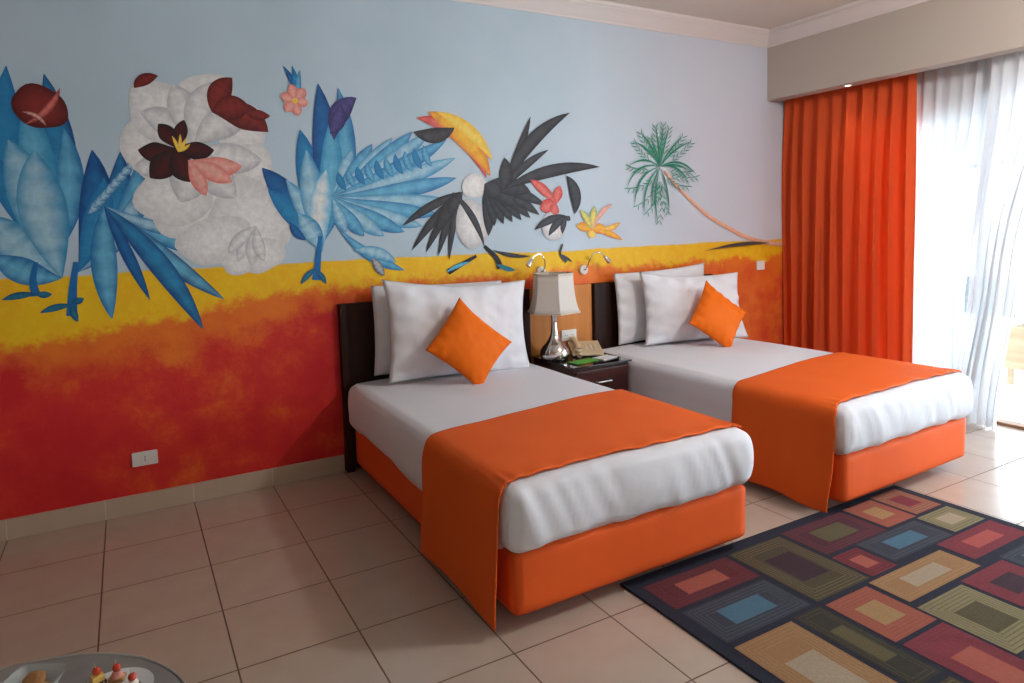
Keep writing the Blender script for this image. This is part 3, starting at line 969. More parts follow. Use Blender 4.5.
('L',3.415,1.899,3.741,1.865,0.0157,-0.2,'gn','gn',0.5),
('L',3.522,1.865,3.584,1.884,0.0073,0,'gn','gn',0.4),
('L',3.522,1.865,3.573,1.834,0.0073,0,'gn','gn',0.4),
('L',3.56,1.859,3.623,1.878,0.0073,0,'gn','gn',0.4),
('L',3.56,1.859,3.612,1.828,0.0073,0,'gn','gn',0.4),
('L',3.599,1.856,3.663,1.874,0.0073,0,'gn','gn',0.4),
('L',3.599,1.856,3.651,1.824,0.0073,0,'gn','gn',0.4),
('L',3.64,1.855,3.704,1.874,0.0073,0,'gn','gn',0.4),
('L',3.64,1.855,3.692,1.824,0.0073,0,'gn','gn',0.4),
('L',3.681,1.857,3.745,1.876,0.0073,0,'gn','gn',0.4),
('L',3.681,1.857,3.734,1.826,0.0073,0,'gn','gn',0.4),
('L',3.716,1.861,3.781,1.88,0.0073,0,'gn','gn',0.4),
('L',3.716,1.861,3.769,1.83,0.0073,0,'gn','gn',0.4),
('L',3.415,1.899,3.806,1.834,0.0157,-0.35,'gn','gn',0.5),
('L',3.533,1.83,3.597,1.845,0.0073,0,'gn','gn',0.4),
('L',3.533,1.83,3.581,1.796,0.0073,0,'gn','gn',0.4),
('L',3.578,1.818,3.643,1.833,0.0073,0,'gn','gn',0.4),
('L',3.578,1.818,3.626,1.784,0.0073,0,'gn','gn',0.4),
('L',3.625,1.812,3.691,1.827,0.0073,0,'gn','gn',0.4),
('L',3.625,1.812,3.674,1.777,0.0073,0,'gn','gn',0.4),
('L',3.675,1.811,3.741,1.826,0.0073,0,'gn','gn',0.4),
('L',3.675,1.811,3.725,1.776,0.0073,0,'gn','gn',0.4),
('L',3.728,1.816,3.794,1.831,0.0073,0,'gn','gn',0.4),
('L',3.728,1.816,3.777,1.781,0.0073,0,'gn','gn',0.4),
('L',3.773,1.825,3.841,1.84,0.0073,0,'gn','gn',0.4),
('L',3.773,1.825,3.823,1.79,0.0073,0,'gn','gn',0.4),
('L',3.415,1.899,3.718,1.753,0.0157,-0.4,'gn','gn',0.5),
('L',3.482,1.807,3.549,1.805,0.0073,0,'gn','gn',0.4),
('L',3.482,1.807,3.511,1.763,0.0073,0,'gn','gn',0.4),
('L',3.515,1.786,3.582,1.784,0.0073,0,'gn','gn',0.4),
('L',3.515,1.786,3.544,1.742,0.0073,0,'gn','gn',0.4),
('L',3.552,1.77,3.62,1.768,0.0073,0,'gn','gn',0.4),
('L',3.552,1.77,3.582,1.725,0.0073,0,'gn','gn',0.4),
('L',3.595,1.759,3.662,1.756,0.0073,0,'gn','gn',0.4),
('L',3.595,1.759,3.625,1.714,0.0073,0,'gn','gn',0.4),
('L',3.642,1.753,3.711,1.75,0.0073,0,'gn','gn',0.4),
('L',3.642,1.753,3.672,1.708,0.0073,0,'gn','gn',0.4),
('L',3.686,1.752,3.755,1.749,0.0073,0,'gn','gn',0.4),
('L',3.686,1.752,3.716,1.707,0.0073,0,'gn','gn',0.4),
('L',3.415,1.899,3.743,2.103,0.0157,-0.15,'gn','gn',0.5),
('L',3.545,1.953,3.569,2.0,0.0073,0,'gn','gn',0.4),
('L',3.545,1.953,3.611,1.962,0.0073,0,'gn','gn',0.4),
('L',3.586,1.976,3.611,2.023,0.0073,0,'gn','gn',0.4),
('L',3.586,1.976,3.653,1.985,0.0073,0,'gn','gn',0.4),
('L',3.625,2.001,3.65,2.048,0.0073,0,'gn','gn',0.4),
('L',3.625,2.001,3.692,2.01,0.0073,0,'gn','gn',0.4),
('L',3.662,2.028,3.687,2.075,0.0073,0,'gn','gn',0.4),
('L',3.662,2.028,3.73,2.037,0.0073,0,'gn','gn',0.4),
('L',3.697,2.057,3.722,2.105,0.0073,0,'gn','gn',0.4),
('L',3.697,2.057,3.765,2.067,0.0073,0,'gn','gn',0.4),
('L',3.724,2.083,3.749,2.131,0.0073,0,'gn','gn',0.4),
('L',3.724,2.083,3.793,2.093,0.0073,0,'gn','gn',0.4),
('L',3.415,1.899,3.657,2.146,0.0157,-0.1,'gn','gn',0.5),
('L',3.513,1.977,3.521,2.026,0.0073,0,'gn','gn',0.4),
('L',3.513,1.977,3.574,1.998,0.0073,0,'gn','gn',0.4),
('L',3.543,2.006,3.551,2.055,0.0073,0,'gn','gn',0.4),
('L',3.543,2.006,3.605,2.027,0.0073,0,'gn','gn',0.4),
('L',3.572,2.036,3.58,2.085,0.0073,0,'gn','gn',0.4),
('L',3.572,2.036,3.634,2.057,0.0073,0,'gn','gn',0.4),
('L',3.599,2.067,3.607,2.116,0.0073,0,'gn','gn',0.4),
('L',3.599,2.067,3.662,2.088,0.0073,0,'gn','gn',0.4),
('L',3.625,2.099,3.632,2.149,0.0073,0,'gn','gn',0.4),
('L',3.625,2.099,3.687,2.121,0.0073,0,'gn','gn',0.4),
('L',3.644,2.127,3.652,2.176,0.0073,0,'gn','gn',0.4),
('L',3.644,2.127,3.707,2.149,0.0073,0,'gn','gn',0.4),
('L',3.415,1.899,3.511,2.202,0.0157,-0.05,'gn','gn',0.5),
('L',3.457,2.003,3.438,2.05,0.0073,0,'gn','gn',0.4),
('L',3.457,2.003,3.503,2.041,0.0073,0,'gn','gn',0.4),
('L',3.47,2.04,3.451,2.086,0.0073,0,'gn','gn',0.4),
('L',3.47,2.04,3.515,2.077,0.0073,0,'gn','gn',0.4),
('L',3.481,2.076,3.462,2.122,0.0073,0,'gn','gn',0.4),
('L',3.481,2.076,3.526,2.114,0.0073,0,'gn','gn',0.4),
('L',3.491,2.113,3.472,2.159,0.0073,0,'gn','gn',0.4),
('L',3.491,2.113,3.537,2.15,0.0073,0,'gn','gn',0.4),
('L',3.5,2.15,3.481,2.196,0.0073,0,'gn','gn',0.4),
('L',3.5,2.15,3.546,2.187,0.0073,0,'gn','gn',0.4),
('L',3.507,2.181,3.488,2.226,0.0073,0,'gn','gn',0.4),
('L',3.507,2.181,3.552,2.218,0.0073,0,'gn','gn',0.4),
('L',3.415,1.899,3.449,2.23,0.0157,0,'gn','gn',0.5),
('L',3.427,2.015,3.399,2.058,0.0073,0,'gn','gn',0.4),
('L',3.427,2.015,3.464,2.057,0.0073,0,'gn','gn',0.4),
('L',3.431,2.055,3.403,2.097,0.0073,0,'gn','gn',0.4),
('L',3.431,2.055,3.468,2.096,0.0073,0,'gn','gn',0.4),
('L',3.435,2.094,3.407,2.137,0.0073,0,'gn','gn',0.4),
('L',3.435,2.094,3.472,2.136,0.0073,0,'gn','gn',0.4),
('L',3.439,2.134,3.411,2.177,0.0073,0,'gn','gn',0.4),
('L',3.439,2.134,3.476,2.176,0.0073,0,'gn','gn',0.4),
('L',3.443,2.174,3.415,2.216,0.0073,0,'gn','gn',0.4),
('L',3.443,2.174,3.481,2.216,0.0073,0,'gn','gn',0.4),
('L',3.447,2.207,3.419,2.249,0.0073,0,'gn','gn',0.4),
('L',3.447,2.207,3.484,2.249,0.0073,0,'gn','gn',0.4),
('L',3.892,1.225,4.662,1.262,0.0343,-0.05,'br','cg',0.7),
]
# painted plants on the mural wall: leaves, blossoms and a palm, brushed over the sky
def mural_paint():
    v, f, c = [], [], []
    state = [0]
    def layer():
        state[0] += 1
        return -.0006 - state[0] * .000035
    def mixc(a, b_, t):
        return tuple(x + (y - x) * t for x, y in zip(a, b_))
    def leaf(x0, z0, x1, z1, w, bend, e, m, sh):
        y = layer()
        n = 14
        d = Vector((x1 - x0, z1 - z0))
        nn = Vector((-d.y, d.x))
        L = d.length
        ce, cm = PAL[e], PAL[m]
        o = len(v)
        for i in range(n + 1):
            t = i / n
            ctr = Vector((x0, z0)) + d * t - nn * (bend * 4 * t * (1 - t) * .5)
            tg = (d - nn * (bend * 2 * (1 - 2 * t))).normalized()
            nr = Vector((-tg.y, tg.x))
            k = math.sin(math.pi * t ** (1.0 if sh <= .5 else 1.0 + (sh - .5) * 1.6)) if 0 < t < 1 else 0
            hw = w * .5 * max(.03, k ** .8)
            streak = .18 * math.sin(i * 2.4 + x0 * 40)
            for s_, q in ((-1, 0.), (-.55, .45), (0, 1.), (.55, .75), (1, .1)):
                p = ctr + nr * (hw * s_)
                v.append((p.x, y, p.y))
                fade = .55 + .45 * math.sin(math.pi * t)
                c.append(mixc(ce, cm, max(0., min(1., q * fade + (streak if abs(s_) < .9 else 0)))))
        for i in range(n):
            for j in range(4):
                a = o + i * 5 + j
                f.append((a, a + 1, a + 6, a + 5))
    def blob(x, z, rx, rz, rot, e, m, wob):
        y = layer()
        n, R = 28, 4
        ce, cm = PAL[e], PAL[m]
        o = len(v)
        v.append((x - rx * .1, y, z + rz * .15))
        c.append(cm)
        ph = x * 13 + z * 7
        for r in range(1, R + 1):
            t = r / R
            for k in range(n):
                a = 2 * math.pi * k / n
                ww = 1 + wob * math.sin(3 * a + ph) + wob * .6 * math.sin(5 * a + ph * 2)
                px, pz = rx * t * ww * math.cos(a), rz * t * ww * math.sin(a)
                v.append((x + px * math.cos(rot) - pz * math.sin(rot), y, z + px * math.sin(rot) + pz * math.cos(rot)))
                c.append(mixc(cm, ce, t ** 2.2 if r < R else 1.))
        for k in range(n):
            f.append((o, o + 1 + k, o + 1 + (k + 1) % n))
        for r in range(R - 1):
            for k in range(n):
                a, b_ = o + 1 + r * n + k, o + 1 + r * n + (k + 1) % n
                f.append((a, a + n, b_ + n, b_))
    def tube(ps, w, ca, cb):
        y = layer()
        P = spline([(p[0], 0, p[1]) for p in ps], 8 * (len(ps) - 1))
        o = len(v)
        for i, p in enumerate(P):
            t = (P[min(i + 1, len(P) - 1)] - P[max(i - 1, 0)]).normalized()
            nr = Vector((-t.z, 0, t.x))
            ww = w * .5 * (.8 + .9 * i / len(P))
            for s_, cc in ((-1, cb), (0, ca), (1, ca)):
                q = p + nr * (ww * s_)
                v.append((q.x, y, q.z))
                c.append(PAL[cc])
        for i in range(len(P) - 1):
            for j in (0, 1):
                a = o + i * 3 + j
                f.append((a, a + 1, a + 4, a + 3))
    for it in MURAL:
        {'L': leaf, 'B': blob, 'T': tube}[it[0]](*it[1:])
    me = bpy.data.meshes.new('painted_plants')
    me.from_pydata(v, [], f)
    ca = me.color_attributes.new('paint', 'FLOAT_COLOR', 'POINT')
    ca.data.foreach_set('color', [k for q in c for k in (*q, 1.)])
    me.materials.append(M['paint'])
    o = bpy.data.objects.new('painted_plants', me)
    col.objects.link(o)
    o.parent = wall_back
    o['label'] = 'painted blue, white and black tropical leaves, blossoms and a palm'
    return o
mural_paint()

# balcony door: aluminium frame, sliding leaves with glass, timber threshold
win = struct(thing('window_1', 'white aluminium sliding balcony door behind the sheer curtains', 'window', (XW + .1, 0, 0)))
b = MB()
for y in (WIN_Y0 - .03, WIN_Y1 + .03):
    b.box(-.06, .06, y - .03, y + .03, 0, WIN_Z)
b.box(-.06, .06, WIN_Y1, WIN_Y0, WIN_Z - .07, WIN_Z)
b.box(-.06, .06, WIN_Y1, WIN_Y0, 0, .02)
b.build('outer_frame', M['alu'], win, bevel=.004)
def leaf_frame(y0, y1, x):
    b = MB()
    for y in (y0, y1):
        b.box(x - .02, x + .02, y - .035, y + .035, .02, WIN_Z - .07)
    b.box(x - .02, x + .02, y1, y0, .02, .11)
    b.box(x - .02, x + .02, y1, y0, WIN_Z - .15, WIN_Z - .07)
    fr = b.build('sliding_frame', M['alu'], win, bevel=.004)
    g = MB()
    g.box(x - .004, x + .004, y1 + .035, y0 - .035, .11, WIN_Z - .15)
    g.build('glass_pane', M['glass'], fr)
leaf_frame(WIN_Y0 - .09, -1.52, -.025)
leaf_frame(-2.75, WIN_Y1 + .09, -.025)
b = MB()
b.box(XW - .03, XW + .06, WIN_Y1, WIN_Y0, 0, .022)
struct(b.build('trim_3', M['threshold'], bevel=.004), 'brown timber threshold of the balcony door')

# outside the door
b = MB()
b.box(XW + .2, 7.6, -7.0, 2.5, -.14, -.02)
struct(b.build('balcony_floor', M['balcony']), 'pale terrace floor outside the door')
b = MB()
b.box(7.15, 7.4, -7.0, 2.5, 1.98, 2.5)
b.box(XW + .2, 7.4, -7.0, 2.5, 2.5, 2.62)
struct(b.build('balcony_ceiling', M['render']), 'white terrace ceiling with a deep front beam')

# ------------------------------------------------------------------ beds
def mattress_top(x, y, hx=.615):
    return .566 - .012 * (abs(x) / hx) ** 2.5

def make_bed(label, loc, seed, rz=0.):
    t = thing('single_bed', label, 'bed', loc, rz, 'orange twin beds under the mural')
    b = MB()
    def fbase(w, q):
        n = noise.noise(w * 3 + Vector((seed, 0, 0)))
        w.x += .004 * n
        w.y += .004 * noise.noise(w * 4 + Vector((0, seed, 3)))
        return w
    b.rbox(.597, .97, .062, .305, .022, (20, 28, 8), (.004, -.05), fbase)
    b.build('bed_base', M['orange_base'], t, smooth=True, angle=180)
    for sx in (-1, 1):
        for y in (-.82, .80):
            b = MB()
            b.lathe([(.025, 0), (.028, .01), (.028, .075)], 16, (sx * .46, y))
            b.build('leg', M['dark_wood'], t, smooth=True)
    b = MB()
    def fm(w, q):
        s = Vector((seed * 7.3, seed * 1.7, 0))
        side = max(abs(q.x), abs(q.y))
        up = (w.z - .30) / .27
        # belly on the sides, crown on the top
        bell = math.sin(math.pi * max(0, min(1, up)))
        if abs(q.x) > .98:
            w.x += math.copysign(.018 * bell + .006 * noise.noise(Vector((0, w.y * 5, w.z * 2)) + s), q.x)
        if q.y < -.98:
            w.y -= .022 * bell
            w.y += .012 * noise.noise(Vector((w.x * 6 + w.z * 3.5, 0, w.z * 1.5)) + s) + .009 * noise.noise(Vector((w.x * 20 + w.z * 9, 2, w.z * 2)) + s)
        if up > .8:
            w.z += .003 * noise.noise(Vector((w.x * 2.2, w.y * 2.2, 0)) + s) + .0015 * noise.noise(Vector((w.x * 7, w.y * 5, 1)) + s)
            w.z += .010 * (1 - (w.x / .62) ** 2)
        # uneven lower hem, hanging lower towards the foot on the long sides
        if up < .35 and abs(q.x) > .85 and q.y > -.9:
            k = smooth01((.35 - up) / .35) * smooth01((w.y + 1.02) / .3)
            w.z -= k * (.012 + .075 * smooth01((.55 - w.y) / 1.3) + .012 * noise.noise(Vector((w.y * 6, 4, 0)) + s))
            w.x += math.copysign(.012 * k, q.x)
        if q.y < -.98 and up < .4:
            w.z += .016 * noise.noise(Vector((w.x * 8, 0, 9)) + s)
        return w
    b.rbox(.612, .985, .30, .558, .052, (56, 80, 22), (0, -.05), fm)
    b.build('mattress', M['sheet'], t, smooth=True, angle=180)['label'] = 'mattress under a fitted white sheet'
    return t

def make_runner(label, loc, seed, y0, y1, flare, slant, rz=0.):
    s = Vector((seed * 3.1, seed * 5.7, 0))
    prof = [(-.650, .045), (-.648, .16), (-.646, .29), (-.645, .42), (-.638, .505), (-.606, .554), (-.53, .5705), (-.30, .5765), (0, .579),
            (.30, .5765), (.52, .5715), (.57, .5680), (.598, .5600)]
    P = spline([(x, 0, z) for x, z in prof], 150)
    rows = []
    ny = 44
    for i, p in enumerate(P):
        u = i / (len(P) - 1)
        r = []
        for j in range(ny + 1):
            v = j / ny
            ya = y0 + slant * smooth01((p.x + .62) / 1.24)
            y = ya + (y1 - ya) * v
            x, z = p.x, p.z
            on_top = smooth01((z - .53) / .04)
            hang = 1 - on_top
            y += .010 * noise.noise(Vector((u * 9, v, 0)) + s)
            y -= .02 * (1 - on_top) * v * (1 if x < 0 else .2)
            # small ripples along the front hem, slight puckers near the rear hem
            rip = smooth01((v - .8) / .2)
            z += on_top * (.0035 * rip * math.sin(u * 120 + 3 * noise.noise(Vector((u * 12, 0, 0)) + s)) + .003 * noise.noise(Vector((x * 5, y * 5, 0)) + s))
            # follow the rounded foot of the mattress
            d = min(.05, max(0., (-.975) - y))
            z -= on_top * (.052 - math.sqrt(.052 ** 2 - d * d))
            low = smooth01((.50 - z) / .45)
            wave = .012 * noise.noise(Vector((y * 3.5, z * 1.2, 1)) + s) + .006 * math.sin(y * 16 + seed)
            if x < 0:
                x -= hang * low * (max(0, wave + .012) + flare * low * smooth01((v - .3) / .7))
                z += hang * low * .018 * noise.noise(Vector((y * 4, 0, 7)) + s)
            else:
                x += hang * (.5 * wave + .004)
            r.append((x, y, z))
        rows.append(r)
    b = MB()
    b.quadmesh(rows)
    o = b.build('bed_runner', M['orange'], None, loc, (0, 0, rz), smooth=True, angle=180, solid=.005)
    return tag(o, label, 'bed runner', 'orange runners across the beds')

BED1, BED2, TURN = (1.487, -1.0, 0), (3.308, -1.0, 0), math.radians(1.6)
make_bed('single bed nearest the camera with orange base and white sheet, left of the nightstand', BED1, 1)
make_bed('single bed beside the orange curtain with orange base and white sheet', BED2, 2, TURN)
make_runner('orange runner across the near bed, hanging down its left side to the tiles', BED1, 1, -.31, -.985, .012, .13)
make_runner('orange runner across the bed by the curtain, its corner hanging over the rug', BED2, 2, -.385, -.985, .03, .13, TURN)

# headboards and the veneer panel between them
def headboard(label, x0, x1):
    t = thing('headboard', label, 'headboard', ((x0 + x1) / 2, -.03, 0), 0, 'dark headboards on the mural wall')
    h = (x1 - x0) / 2
    b = MB()
    b.box(-h + .045, h - .045, -.018, .03, .02, .99)
    b.build('back_panel', M['dark_wood'], t, bevel=.003)
    for s in (-1, 1):
        b = MB()
        b.box(s * h, s * (h - .05), -.021, .03, 0, 1.035)
        b.build('side_post', M['dark_wood'], t, bevel=.004)
    b = MB()
    b.box(-h + .05, h - .05, -.021, .03, .985, 1.035)
    b.build('top_rail', M['dark_wood'], t, bevel=.004)
headboard('dark brown wooden headboard behind the near bed', .850, 2.180)
headboard('dark brown wooden headboard behind the bed by the curtain', 2.735, 3.940)
b = MB()
b.box(-.272, .272, -.010, .012, 0, 1.035)
o = b.build('wall_board', M['panel_wood'], None, (2.4575, -.0125, 0), bevel=.002)
tag(o, 'honey coloured veneer board on the wall behind the nightstand lamp', 'wall panel')

# ------------------------------------------------------------------ pillows and cushions
def puff(name, label, cat, group, material, w, h, th, loc, rot, seed, pinch=.05, crease=.008, corners=None, p=2.6, slump=0.):
    """soft stuffed cushion: two faces sewn at a seam; local x = width, z = height, y = depth"""
    n = 40
    s = Vector((seed * 4.3, seed * 2.9, seed))
    corners = corners or {}
    b = MB()
    for side in (-1, 1):
        rows = []
        for i in range(n + 1):
            r = []
            for j in range(n + 1):
                u, v = 2 * i / n - 1, 2 * j / n - 1
                x = w / 2 * u * (1 - pinch * (1 - v * v) * abs(u) ** 2)
                z = h / 2 * v * (1 - pinch * (1 - u * u) * abs(v) ** 2)
                for (cu, cv), (dx, dz) in corners.items():
                    k = max(0, (1 + cu * u) / 2) ** 3 * max(0, (1 + cv * v) / 2) ** 3
                    x += dx * k
                    z += dz * k
                e = (max(0, 1 - abs(u) ** p) ** .62) * (max(0, 1 - abs(v) ** p) ** .62)
                e *= 1 + slump * (-v)
                y = side * (th / 2 * e)
                y += side * e * crease * (noise.noise(Vector((x * 9, z * 9, side)) + s) + .6 * noise.noise(Vector((x * 22 + z * 9, z * 20, side)) + s))
                # gathers running in from the seam
                rim = smooth01(1 - abs(e - .35) / .35)
                y += side * rim * crease * .6 * math.sin((u * 17 if abs(v) > abs(u) else v * 15) + seed)
                r.append((x, y + .01 * noise.noise(Vector((x * 3, z * 3, 5)) + s), z))
            rows.append(r)
        b.quadmesh(rows)
    o = b.build(name, material, None, loc, rot, smooth=True, angle=180)
    bm = bmesh.new()
    bm.from_mesh(o.data)
    bmesh.ops.remove_doubles(bm, verts=bm.verts, dist=.0006)
    bmesh.ops.recalc_face_normals(bm, faces=bm.faces)
    bm.to_mesh(o.data)
    bm.free()
    return tag(o, label, cat, group)

R = math.radians
PG, CG = 'white pillows on the twin beds', 'orange scatter cushions'
puff('pillow', 'white pillow standing against the near headboard, mostly behind another pillow', 'pillow', PG, M['pillow'], .89, .545, .115, (1.470, -.122, .855), (R(-3), R(1.5), R(-1)), 1, .03)
puff('pillow', 'large white pillow behind the orange cushion on the near bed', 'pillow', PG, M['pillow'], .95, .57, .20, (1.522, -.300, .846), (R(-7), R(2.5), R(0)), 2, .06, .013,
     {(-1, 1): (-.015, .035), (1, 1): (.01, .015), (1, -1): (.02, 0)}, 2.1)
puff('pillow', 'white pillow against the headboard of the bed by the curtain, behind the front pillow', 'pillow', PG, M['pillow'], .88, .53, .12, (3.320, -.128, .846), (R(-4), R(-1.0), R(-2)), 3, .03, .010,
     {(1, 1): (.01, .02)})
puff('pillow', 'white pillow with the orange cushion leaning on it, on the bed by the curtain', 'pillow', PG, M['pillow'], .90, .505, .20, (3.455, -.318, .818), (R(-8), R(1.5), R(-7)), 4, .06, .018,
     {(-1, 1): (-.01, .035), (1, -1): (.06, 0), (1, 1): (.0, .01)}, 2.1)
puff('throw_cushion', 'orange square cushion leaning on its corner on the near bed', 'cushion', CG, M['orange_cushion'], .405, .37, .14, (1.474, -.515, .788), (R(-24), R(40), R(-16)), 5, .06, .006,
     {(1, 1): (.02, .0), (-1, 1): (0, .02)}, 2.2)
puff('throw_cushion', 'orange square cushion leaning on its corner on the bed by the curtain', 'cushion', CG, M['orange_cushion'], .385, .37, .14, (3.462, -.55, .776), (R(-24), R(36), R(-20)), 6, .06, .009,
     {(1, 1): (.02, .0), (-1, 1): (0, .02)}, 2.2)

# ------------------------------------------------------------------ nightstand and what stands on it
NS = thing('nightstand', 'dark red-brown nightstand with a black glass top between the beds', 'nightstand', (2.432, -.285, 0))
b = MB()
b.box(-.225, .225, -.235, .25, .07, .545)
b.build('carcass', M['red_wood'], NS, bevel=.004)
b = MB()
b.box(-.24, .24, -.258, .255, .548, .560)
b.build('glass_top', M['black_glass'], NS, bevel=.003)
for k, (za, zb) in enumerate(((.345, .525), (.10, .325))):
    b = MB()
    b.box(-.205, .205, -.252, -.236, za, zb)
    dr = b.build('drawer_front', M['red_wood'], NS, bevel=.004)
    b = MB()
    zc = (za + zb) / 2 + .01
    b.tube([(-.055, -.252, zc), (-.055, -.274, zc), (.055, -.274, zc), (.055, -.252, zc)], .005, 8)
    b.build('handle', M['steel'], dr, smooth=True)
for sx in (-1, 1):
    for sy in (-.2, .2):
        b = MB()
        b.box(sx * .20 - .018, sx * .20 + .018, sy - .018, sy + .018, 0, .07)
        b.build('leg', M['red_wood'], NS, bevel=.002)
TOP = .5605

LP = thing('table_lamp', 'chrome table lamp with an ivory six-sided shade on the nightstand', 'lamp', (2.268, -.215, TOP))
b = MB()
b.lathe([(.082, 0), (.092, .004), (.100, .02), (.103, .04), (.098, .065), (.085, .09), (.062, .115), (.042, .14), (.029, .17), (.022, .21), (.019, .25), (.020, .285), (.024, .30), (.024, .31)], 48)
b.build('lamp_base', M['chrome'], LP, smooth=True, angle=50)
b = MB()
b.lathe([(.011, .31), (.011, .33), (.016, .335), (.016, .37), (.006, .375), (.006, .59)], 16)
b.build('lamp_stem', M['steel'], LP, smooth=True, angle=40)
def hexring(r, z, n=6, a0=0.):
    out = []
    for k in range(n):
        p0 = Vector((math.cos(a0 + 2 * math.pi * k / n), math.sin(a0 + 2 * math.pi * k / n), 0))
        p1 = Vector((math.cos(a0 + 2 * math.pi * (k + 1) / n), math.sin(a0 + 2 * math.pi * (k + 1) / n), 0))
        for j in range(4):
            q = p0.lerp(p1, j / 4)
            out.append((q.x * r, q.y * r, z))
    return out
HA = math.atan2(-3.84, -2.5) + R(14)       # one edge of the shade looks a little right of the camera
SP = [(.182, .325), (.167, .36), (.156, .40), (.149, .445), (.144, .49), (.140, .54), (.138, .585)]
b = MB()
b.quadmesh([hexring(r, z, 6, HA) for r, z in SP], 0, True)
sh = b.build('lamp_shade', M['shade'], LP, smooth=True, angle=25, solid=.002)
for r, z in ((.183, .327), (.139, .583)):
    b = MB()
    rows = [hexring(r + dr, z + dz, 6, HA) for dr, dz in ((-.003, -.006), (.0035, -.006), (.0035, .006), (-.003, .006), (-.003, -.006))]
    b.quadmesh(rows, 0, True)
    b.build('shade_trim', M['shade_trim'], sh)

PH = thing('telephone', 'beige desk telephone behind the chrome lamp on the nightstand', 'telephone', (2.545, -.185, TOP), R(-26))
PH.scale = (1.28, 1.22, 1.1)
b = MB()
# wedge shaped body, low at the front
prof = [(-.105, .006), (-.105, .022), (-.06, .034), (.03, .052), (.075, .066), (.10, .062), (.105, .02), (.10, .006)]
rows = [[(x, y, z) for y, z in prof] for x in (-.085, -.08, .08, .085)]
b.quadmesh(rows, 0, True)
b.poly(rows[0][::-1])
b.poly(rows[-1])
ph_body = b.build('phone_body', M['beige_plastic'], PH, bevel=.003, smooth=True, angle=35)
b = MB()
hp = spline([(-.052, -.10, .040), (-.052, -.07, .056), (-.052, 0, .070), (-.052, .07, .080), (-.052, .10, .072)], 24)
b.tube(hp, [.015 + .011 * abs(2 * i / 24 - 1) ** 4 for i in range(25)], 14)
b.sphere((-.052, -.088, .042), .024, 14, (1, 1, .7))
b.sphere((-.052, .088, .072), .024, 14, (1, 1, .7))
b.build('handset', M['beige_plastic'], PH, smooth=True, angle=60)
for r in range(4):
    for c in range(3):
        b = MB()
        y = -.055 + r * .022
        b.rbox(.008, .0065, -.003, .004, .002, (3, 3, 2), (0, 0))
        b.build('key', M['beige_key'], PH, (.005 + c * .024, y, .0365 + (y + .06) * .2), (R(11), 0, 0), smooth=True)
b = MB()
cp = [(-.052 + .012 * math.cos(i * 1.1), -.10 - .0012 * i + .0 * i, .018 + .012 * math.sin(i * 1.1)) for i in range(60)]
b.tube([(p[0], p[1] + (.0012 * 2 * max(0, i - 30)), max(.006, p[2] - .004)) for i, p in enumerate(cp)], .003, 6)
b.build('coiled_cord', M['beige_plastic'], PH, smooth=True)

b = MB()
b.box(-.075, .075, -.05, .05, 0, .006)
o = b.build('notepad', M['paper'], None, (2.558, -.395, TOP), (0, 0, R(14)), bevel=.001)
tag(o, 'small white notepad on the front corner of the nightstand', 'notepad')
b = MB()
b.quadmesh([[(x, y, .0015 + .004 * abs(x / .1) ** 2) for y in (-.055, 0, .055)] for x in (-.10, -.06, 0, .06, .10)])
o = b.build('leaflet', M['green_card'], None, (2.36, -.415, TOP), (0, 0, R(8)), solid=.001)
tag(o, 'bright green leaflet lying at the front of the nightstand by the lamp', 'leaflet')

# ------------------------------------------------------------------ wall fittings
def sconce(label, x, z, s):
    t = thing('reading_light', label, 'wall light', (x, 0, z), 0, 'gooseneck reading lights')
    b = MB()
    b.lathe([(.036, 0), (.036, .016), (.033, .024), (.020, .028), (.012, .03)], 28)
    o = b.build('wall_mount', M['white_plastic'], t, (0, -.0005, 0), (R(90), 0, 0), smooth=True, angle=35)
    b = MB()
    b.box(-.012, .012, -.031, -.027, -.003, .003)
    b.build('switch', M['dark_hole'], o, (0, .0, 0), (R(-90), 0, 0))
    b = MB()
    pts = spline([(0, -.028, 0), (0, -.06, .03), (s * .012, -.08, .085), (s * .05, -.09, .125), (s * .10, -.095, .118), (s * .125, -.10, .095)], 40)
    b.tube(pts, .0045, 8)
    b.build('gooseneck', M['chrome'], t, smooth=True)
    b = MB()
    d = (pts[-1] - pts[-3]).normalized()
    e = pts[-1]
    b.tube([e - d * .006, e + d * .002, e + d * .012, e + d * .05, e + d * .058, e + d * .060], [.006, .011, .014, .019, .019, .016], 20)
    b.build('lamp_head', M['chrome'], t, smooth=True, angle=40)
sconce('chrome gooseneck reading light bent left, its mount half hidden by the lampshade', 2.300, 1.148, -1)
sconce('chrome gooseneck reading light with a white round mount beside the right pillows', 2.668, 1.140, 1)

